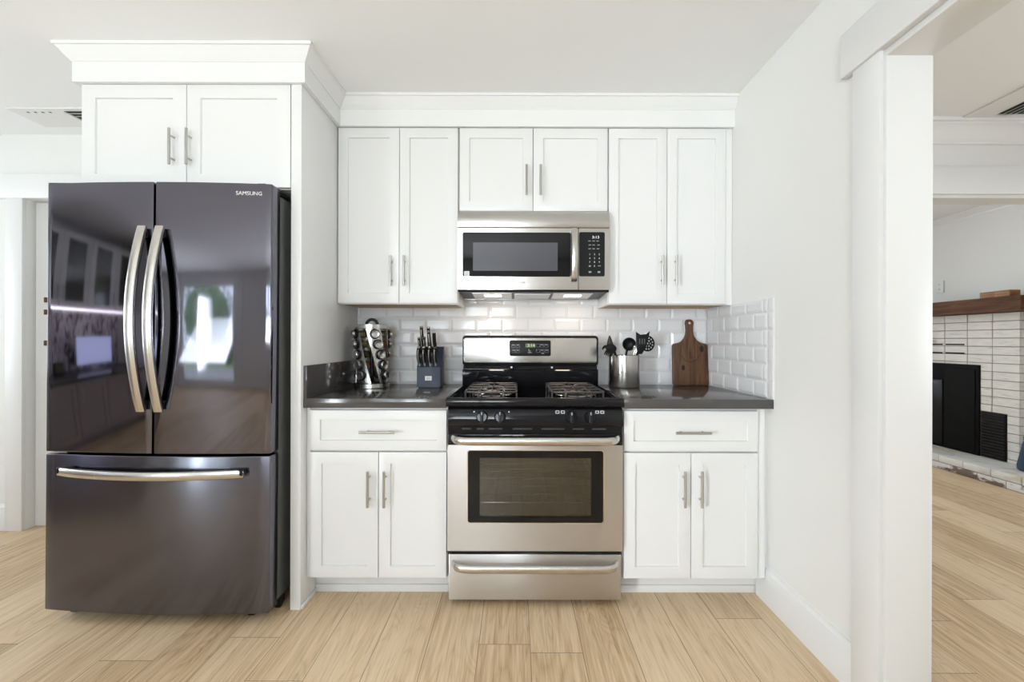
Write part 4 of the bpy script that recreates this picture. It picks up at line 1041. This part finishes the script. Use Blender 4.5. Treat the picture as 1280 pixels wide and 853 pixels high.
# whisk
t = utensil('whisk', 'small steel wire whisk low among the black utensils in the crock', (0.625, 2.47, 0.912), None)
mb = MB(); mb.tube([(0.625, 2.47, 0.912), (0.633, 2.462, 1.035)], 0.007, 10); build('shaft', mb, 'handle_steel', t)
mb = MB()
for k in range(6):
    a = math.pi * k / 6; pts = []
    for s in range(15):
        q = s / 14 * math.pi; rr = 0.017 * math.sin(q) * (1 if s < 8 else 1)
        off = 0.017 * math.cos(q); h = 1.035 + 0.095 * math.sin(q) ** .75
        pts.append((0.637 + off * math.cos(a) * (0.35 + 0.65 * math.sin(q)) + 0.12 * (h - 1.035), 2.458 + off * math.sin(a) * (0.35 + 0.65 * math.sin(q)), h))
    mb.tube(pts, 0.0011, 6)
build('wires', mb, 'chrome', t, 60)

# ------------------------------------------------------------------ cutting board
bdr = thing('cutting_board', 'dark walnut paddle cutting board leaning on the tile by the corner', 'cutting board', (1.000, 2.585, 0.9))
half = [(0.0, 1.2775), (0.012, 1.2755), (0.021, 1.268), (0.0245, 1.257), (0.022, 1.240), (0.0205, 1.215), (0.0225, 1.192), (0.030, 1.172), (0.044, 1.154), (0.062, 1.143), (0.080, 1.1385), (0.092, 1.136), (0.0985, 1.128), (0.1005, 1.116), (0.1025, 0.910), (0.0985, 0.9025), (0.090, 0.9005)]
poly = [(1.0 + x, z) for x, z in half] + [(1.0 - x, z) for x, z in half[::-1][:-1]]
def board_y(z): return 2.585 + (z - 0.9) * 0.075
mb = MB(); t_ = bmesh.new()
nb = len(poly); hole = [(1.0 + 0.0065 * math.cos(2 * math.pi * k / nb + math.pi / 2), 1.2555 + 0.0065 * math.sin(2 * math.pi * k / nb + math.pi / 2)) for k in range(nb)]
hole = [(1.0 + 0.0065 * math.cos(math.pi / 2 - 2 * math.pi * k / nb), 1.2555 + 0.0065 * math.sin(math.pi / 2 - 2 * math.pi * k / nb)) for k in range(nb)]
mb.prism(poly, 'y', 0, 0.017, 0.0025)
for v in mb.bm.verts: v.co.y = v.co.y + board_y(v.co.z)
build('board', mb, 'board', bdr, 40)
mb = MB(); mb.lathe([(0, 0.0), (0.0068, 0.0), (0.0068, 0.0006), (0, 0.0006)], (1.0, board_y(1.2555) - .0003, 1.2555), (0, -1, 0.07), 20); build('hanging_hole', mb, 'tile', bdr)
mb = MB()
for k in range(17):
    a = R(200 + 140 * k / 16); x, z = 1.0 + 0.052 * math.cos(a), 1.085 + 0.052 * math.sin(a)
    mb.box(x - .0018, x + .0018, board_y(z) - .0005, board_y(z) + .002, z - .0028, z + .0028)
mb.box(0.9975, 1.0005, board_y(1.075) - .0008, board_y(1.075) + .004, 1.058, 1.090); mb.box(0.9975, 1.010, board_y(1.058) - .0008, board_y(1.058) + .004, 1.057, 1.0605); mb.box(0.994, 1.0015, board_y(1.09) - .0008, board_y(1.09) + .004, 1.088, 1.0905)
build('burnt_monogram', mb, 'burnt', bdr)
for (x, z, w_, h) in ((1.066, 1.108, .011, .019), (0.958, 1.000, .010, .016)):
    mb = MB(); mb.lathe([(0, 0), (1, 0), (1, .0004), (0, .0004)], (0, 0, 0), (0, -1, 0), 20)
    for v in mb.bm.verts: v.co = Vector((x + v.co.x * w_, board_y(z + v.co.z * h) + v.co.y - .0001, z + v.co.z * h))
    build('knot', mb, 'burnt', bdr)

# ------------------------------------------------------------------ ceiling vents
v = thing('ceiling_vent', 'white louvred air vent in the ceiling at far left above the refrigerator', 'vent', (-2.40, 2.53, CE), group='ceiling vents')
mb = MB(); mb.ring([(-2.72, 2.425), (-1.92, 2.425), (-1.92, 2.635), (-2.72, 2.635)], [(-2.44, 2.452), (-1.95, 2.452), (-1.95, 2.608), (-2.44, 2.608)], 'z', CE - 0.008, CE - 0.0005)
build('frame', mb, 'vent', v); build('duct', MB().box(-2.44, -1.95, 2.452, 2.608, CE - .0025, CE - .0006), 'vent_hole', v)
for k in range(5):
    s_ = MB(); y = 2.468 + 0.031 * k; s_.box(-2.44 + 0.03 * k, -1.95, y - .010, y + .010, CE - .013, CE - .0115, rot=Matrix.Rotation(R(32), 3, 'X')); build('louvre', s_, 'vent', v)
h_ = MB()
for k in range(4): h_.box(-2.640 + 0.040 * k - .006, -2.640 + 0.040 * k + .006, 2.458, 2.470, CE - .0085, CE - .0078)
build('screw_slot', h_, 'vent_hole', v)
v = thing('ceiling_vent', 'white louvred air vent in the hall ceiling at the right edge', 'vent', (2.75, 2.20, CE), group='ceiling vents')
mb = MB(); mb.ring([(2.455, 1.90), (3.05, 1.90), (3.05, 2.51), (2.455, 2.51)], [(2.60, 1.96), (2.99, 1.96), (2.99, 2.465), (2.60, 2.465)], 'z', CE - 0.008, CE - 0.0005)
build('frame', mb, 'vent', v); build('duct', MB().box(2.60, 2.99, 1.96, 2.465, CE - .0025, CE - .0006), 'vent_hole', v)
for k in range(6):
    s_ = MB(); x = 2.622 + 0.030 * k; s_.box(x - .009, x + .009, 1.96, 2.465 - (0.0 if k < 3 else 0.04 * (k - 2)), CE - .013, CE - .0115, rot=Matrix.Rotation(R(-30), 3, 'Y')); build('louvre', s_, 'vent', v)
for k in range(5):
    s_ = MB(); y = 2.452 - 0.03 * k; s_.box(2.81 + .02 * k, 2.99, y - .009, y + .009, CE - .013, CE - .0115, rot=Matrix.Rotation(R(30), 3, 'X')); build('louvre', s_, 'vent', v)

# ------------------------------------------------------------------ fireplace in the next room
FX = 4.19
fp = thing('fireplace', 'white painted brick fireplace with dark insert and raised hearth, seen through the doorway', 'fireplace', (4.1, 4.4, 0))
mb = MB(); mb.box(FX + .004, 4.299, 3.783, 5.35, 0.124, 1.404); build('mortar_backing', mb, 'mortar', fp)
mb = MB(); rnd = random.Random(2); RH = 0.0735
for r_ in range(18):
    z1 = 1.404 - r_ * RH; z0 = max(0.126, z1 - RH + 0.0055)
    for c in range(7):
        ya = 3.780 + 0.2210 * c; yb = ya + 0.2150
        for (a, b_) in ([(ya, yb)]):
            zb = z0
            if z0 < 0.945 and b_ > 4.10 and a < 4.80:
                if z1 > 0.962:
                    zb = 0.945
                    if a < 4.10: mb.box(FX, FX + .05, a, 4.095, z0, 0.947, 0.001, 1)
                elif a < 4.10: b_ = 4.095
                else: continue
            if zb < 0.537 and b_ > 3.878 and a < 4.09:
                if z1 > 0.552:
                    if a < 3.878: mb.box(FX, FX + .05, a, 3.872, zb, 0.539, 0.001, 1)
                    zb = max(zb, 0.537)
                elif a < 3.878: b_ = 3.872
                else: continue
            x = FX + rnd.uniform(-.003, .003); mb.box(x, FX + .05, a, b_, zb, z1 - .001, 0.002, 1)
    mb.box(FX + .01, 4.298, 3.776 + rnd.uniform(-.002, .002), 3.79, z0, z1 - .001, 0.002, 1)
build('brick_face', mb, 'brick', fp)
mb = MB()
for y0, y1 in ((4.245, 4.425), (4.46, 4.62)):
    for z in (1.128, 1.046): mb.box(FX - .006, FX + .004, y0, y1, z - .006, z + .006)
build('air_slot', mb, 'black_matte', fp)
ins = build('firebox_insert', MB().box(FX - .012, FX + .01, 4.10, 4.80, 0.126, 0.942, 0.004), 'black_matte', fp)
build('insert_door', MB().box(FX - .024, FX - .012, 4.44, 4.79, 0.15, 0.78, 0.004), 'black_satin', ins)
build('insert_trim', MB().box(FX - .020, FX - .012, 4.13, 4.43, 0.15, 0.90, 0.004), 'black_matte', ins)
gl = build('air_grille', MB().box(FX - .006, FX + .012, 3.878, 4.088, 0.13, 0.533, 0.002), 'grille', fp)
for k in range(15):
    z = 0.155 + 0.0255 * k; s_ = MB(); s_.box(FX - .015, FX - .003, 3.884, 4.082, z - .005, z + .005, 0, rot=Matrix.Rotation(R(25), 3, 'Y')); build('grille_slat', s_, 'grille', gl)
kn_ = MB(); kn_.lathe([(0.006, 0), (0.006, 0.02), (0.016, 0.024), (0.018, 0.036), (0, 0.042)], (FX, 4.565, 1.16), (-1, 0, 0), 18); build('damper_knob', kn_, 'bronze', fp)
mb = MB(); mb.box(3.856, 4.299, 2.85, 5.35, 0.0, 0.112); build('hearth_core', mb, 'mortar', fp)
mb = MB(); y = 3.0035
while y < 5.3:
    mb.box(3.848, 4.02, y + .003, y + .2235, 0.066, 0.125, 0.005, 2); mb.box(4.015, FX + .01, y + .003, y + .2235, 0.066, 0.1235, 0.003, 1); y += 0.2265
build('hearth_top', mb, 'hearth', fp)
mb = MB(); y = 2.89
while y < 5.2:
    mb.box(3.852, 3.95, y + .002, y + .2245, 0.003, 0.0605, 0.005, 2); y += 0.2265
build('hearth_course', mb, 'hearth_worn', fp)
mt = MB(); mt.box(4.03, 4.299, 3.63, 5.42, 1.405, 1.530, 0.006, 2)
tag(build('mantel_shelf', mt, 'mantel'), 'thick dark wood mantel beam above the white brick fireplace', 'mantel')
tag(build('wood_block', MB().box(4.07, 4.16, 3.868, 3.990, 1.530, 1.583, 0.003), 'block'), 'brown wood block on the mantel, the farther of the two', 'wood block', 'wood blocks on the mantel')
tag(build('wood_block', MB().box(4.065, 4.155, 3.742, 3.865, 1.530, 1.584, 0.003), 'block'), 'brown wood block on the mantel, the nearer one at the right', 'wood block', 'wood blocks on the mantel')
op = thing('wall_outlet', 'white outlet plate on the wall above the mantel', 'outlet', (4.295, 4.60, 1.64))
build('plate', MB().box(4.288, 4.2995, 4.560, 4.640, 1.645, 1.768, 0.002), 'trim', op)
for z in (1.683, 1.730): build('socket', MB().prism(rrect(4.583, 4.617, z - .015, z + .015, .012, 4), 'x', 4.2855, 4.289), 'vent', op); build('slot', MB().box(4.285, 4.2857, 4.592, 4.595, z - .006, z + .006).box(4.285, 4.2857, 4.605, 4.608, z - .006, z + .006), 'vent_hole', op)
bg_ = thing('cloth_bag', 'dark blue cloth bag slumped on the hearth at the right edge', 'bag', (4.06, 3.69, 0.125))
BX, BY = 4.085, 3.600
mb = MB(); mb.lathe([(0, 0.126), (0.062, 0.126), (0.074, 0.138), (0.076, 0.17), (0.066, 0.25), (0.052, 0.33), (0.038, 0.375), (0.042, 0.40), (0.0, 0.394)], (BX, BY, 0), n=28)
for v_ in mb.bm.verts:
    a = math.atan2(v_.co.y - BY, v_.co.x - BX); k = 1 + 0.05 * math.sin(5 * a + v_.co.z * 20)
    v_.co.x = BX + (v_.co.x - BX) * k; v_.co.y = BY + (v_.co.y - BY) * k
build('sack', mb, 'denim', bg_, 60)
mb = MB(); mb.tube([(BX + 0.041 * math.cos(2 * math.pi * k / 20), BY + 0.041 * math.sin(2 * math.pi * k / 20), 0.376) for k in range(20)], 0.004, 6, True); build('drawstring', mb, 'black_satin', bg_)

# ------------------------------------------------------------------ coffee bar on the left wall (mirrored in the refrigerator)
LX, LW, LY = -4.0, 0.75, 0.34
def bar_thing(name, label, cat, y, z): return thing(name, label, cat, (LX, y, z), R(90), local=True)
# local frame: x runs along +y of the room, -y points into the room (+x)
b = bar_thing('sideboard', 'grey base cabinet run along the left wall, mirrored in the left refrigerator door', 'cabinet', LY, 0)
build('body', MB().box(-LW, LW, -0.60, -0.001, 0.10, 0.680), 'cab_grey', b); build('toe_kick', MB().box(-LW, LW, -0.53, -0.01, 0, 0.10), 'cab_grey', b)
for k in range(4):
    x0 = -LW + .003 + k * LW / 2
    dd = build('door', MB().shaker(x0, x0 + LW / 2 - .006, 0.11, 0.675, -0.62), 'cab_grey', b); pull(dd, (x0 + (0.325 if k % 2 == 0 else 0.045), 0.55), 0.154, 'z', -0.62)
tag(build('countertop', MB().box(LX + .001, LX + .64, LY - LW, LY + LW + .02, 0.681, 0.720, 0.003), 'quartz'), 'dark counter slab on the grey cabinet run, mirrored in the refrigerator', 'countertop')
struct('wall_marble', MB().box(LX, LX + .012, LY - LW, LY + LW, 0.721, 1.42), 'marble', 0)
b = bar_thing('glass_cabinet', 'white wall cabinets with glass doors, mirrored high in the left refrigerator door', 'cabinet', LY, 1.42)
mb = MB()
mb.box(-LW, LW, -0.02, -0.001, 0, .80); mb.box(-LW, LW, -0.33, -0.02, 0, .02); mb.box(-LW, LW, -0.33, -0.02, .78, .80)
for k in range(5): x = -LW + k * LW / 2; mb.box(max(-LW, x - .01), min(LW, x + .01), -0.33, -0.02, .02, .78)
build('body', mb, 'white', b)
for z in (0.28, 0.53): build('shelf', MB().box(-LW + .01, LW - .01, -0.31, -0.02, z, z + .012), 'white', b)
for k in range(4):
    x0 = -LW + .003 + k * LW / 2; x1 = x0 + LW / 2 - .006
    dd = build('door', MB().ring([(x0, .005), (x1, .005), (x1, .795), (x0, .795)], [(x0 + .065, .07), (x1 - .065, .07), (x1 - .065, .73), (x0 + .065, .73)], 'y', -0.352, -0.332), 'white', b)
    build('pane', MB().box(x0 + .06, x1 - .06, -0.345, -0.341, .065, .735), 'frost', dd); pull(dd, (x0 + (0.335 if k % 2 == 0 else 0.034), 0.15), 0.154, 'z', -0.352)
tag(build('light_strip', MB().box(LX + .26, LX + .285, LY - LW + .1, LY + LW - .1, 1.408, 1.4195), 'led_on'), 'lit strip lamp under the glass cabinets, mirrored as a bright line', 'strip light')
b = bar_thing('computer_screen', 'computer screen lit pale blue on the counter, mirrored in the left refrigerator door', 'screen', 0.16, 0.721)
build('bezel', MB().box(-0.27, 0.27, -0.235, -0.215, 0.06, 0.40, 0.004), 'alu', b); build('display', MB().box(-0.255, 0.255, -0.2365, -0.2345, 0.075, 0.385), 'screen', b)
build('stand', MB().box(-0.04, 0.04, -0.215, -0.195, 0.004, 0.22, 0.003).box(-0.11, 0.11, -0.27, -0.13, 0.0, 0.006, 0.002), 'alu', b)
b = bar_thing('smart_clock', 'small dark desk clock beside the lit screen, mirrored in the left refrigerator door', 'clock', 0.66, 0.721)
build('case', MB().box(-0.055, 0.055, -0.26, -0.20, 0.0, 0.13, 0.012), 'black_satin', b); build('display', MB().box(-0.042, 0.042, -0.262, -0.2595, 0.03, 0.11), 'lcd_back', b)
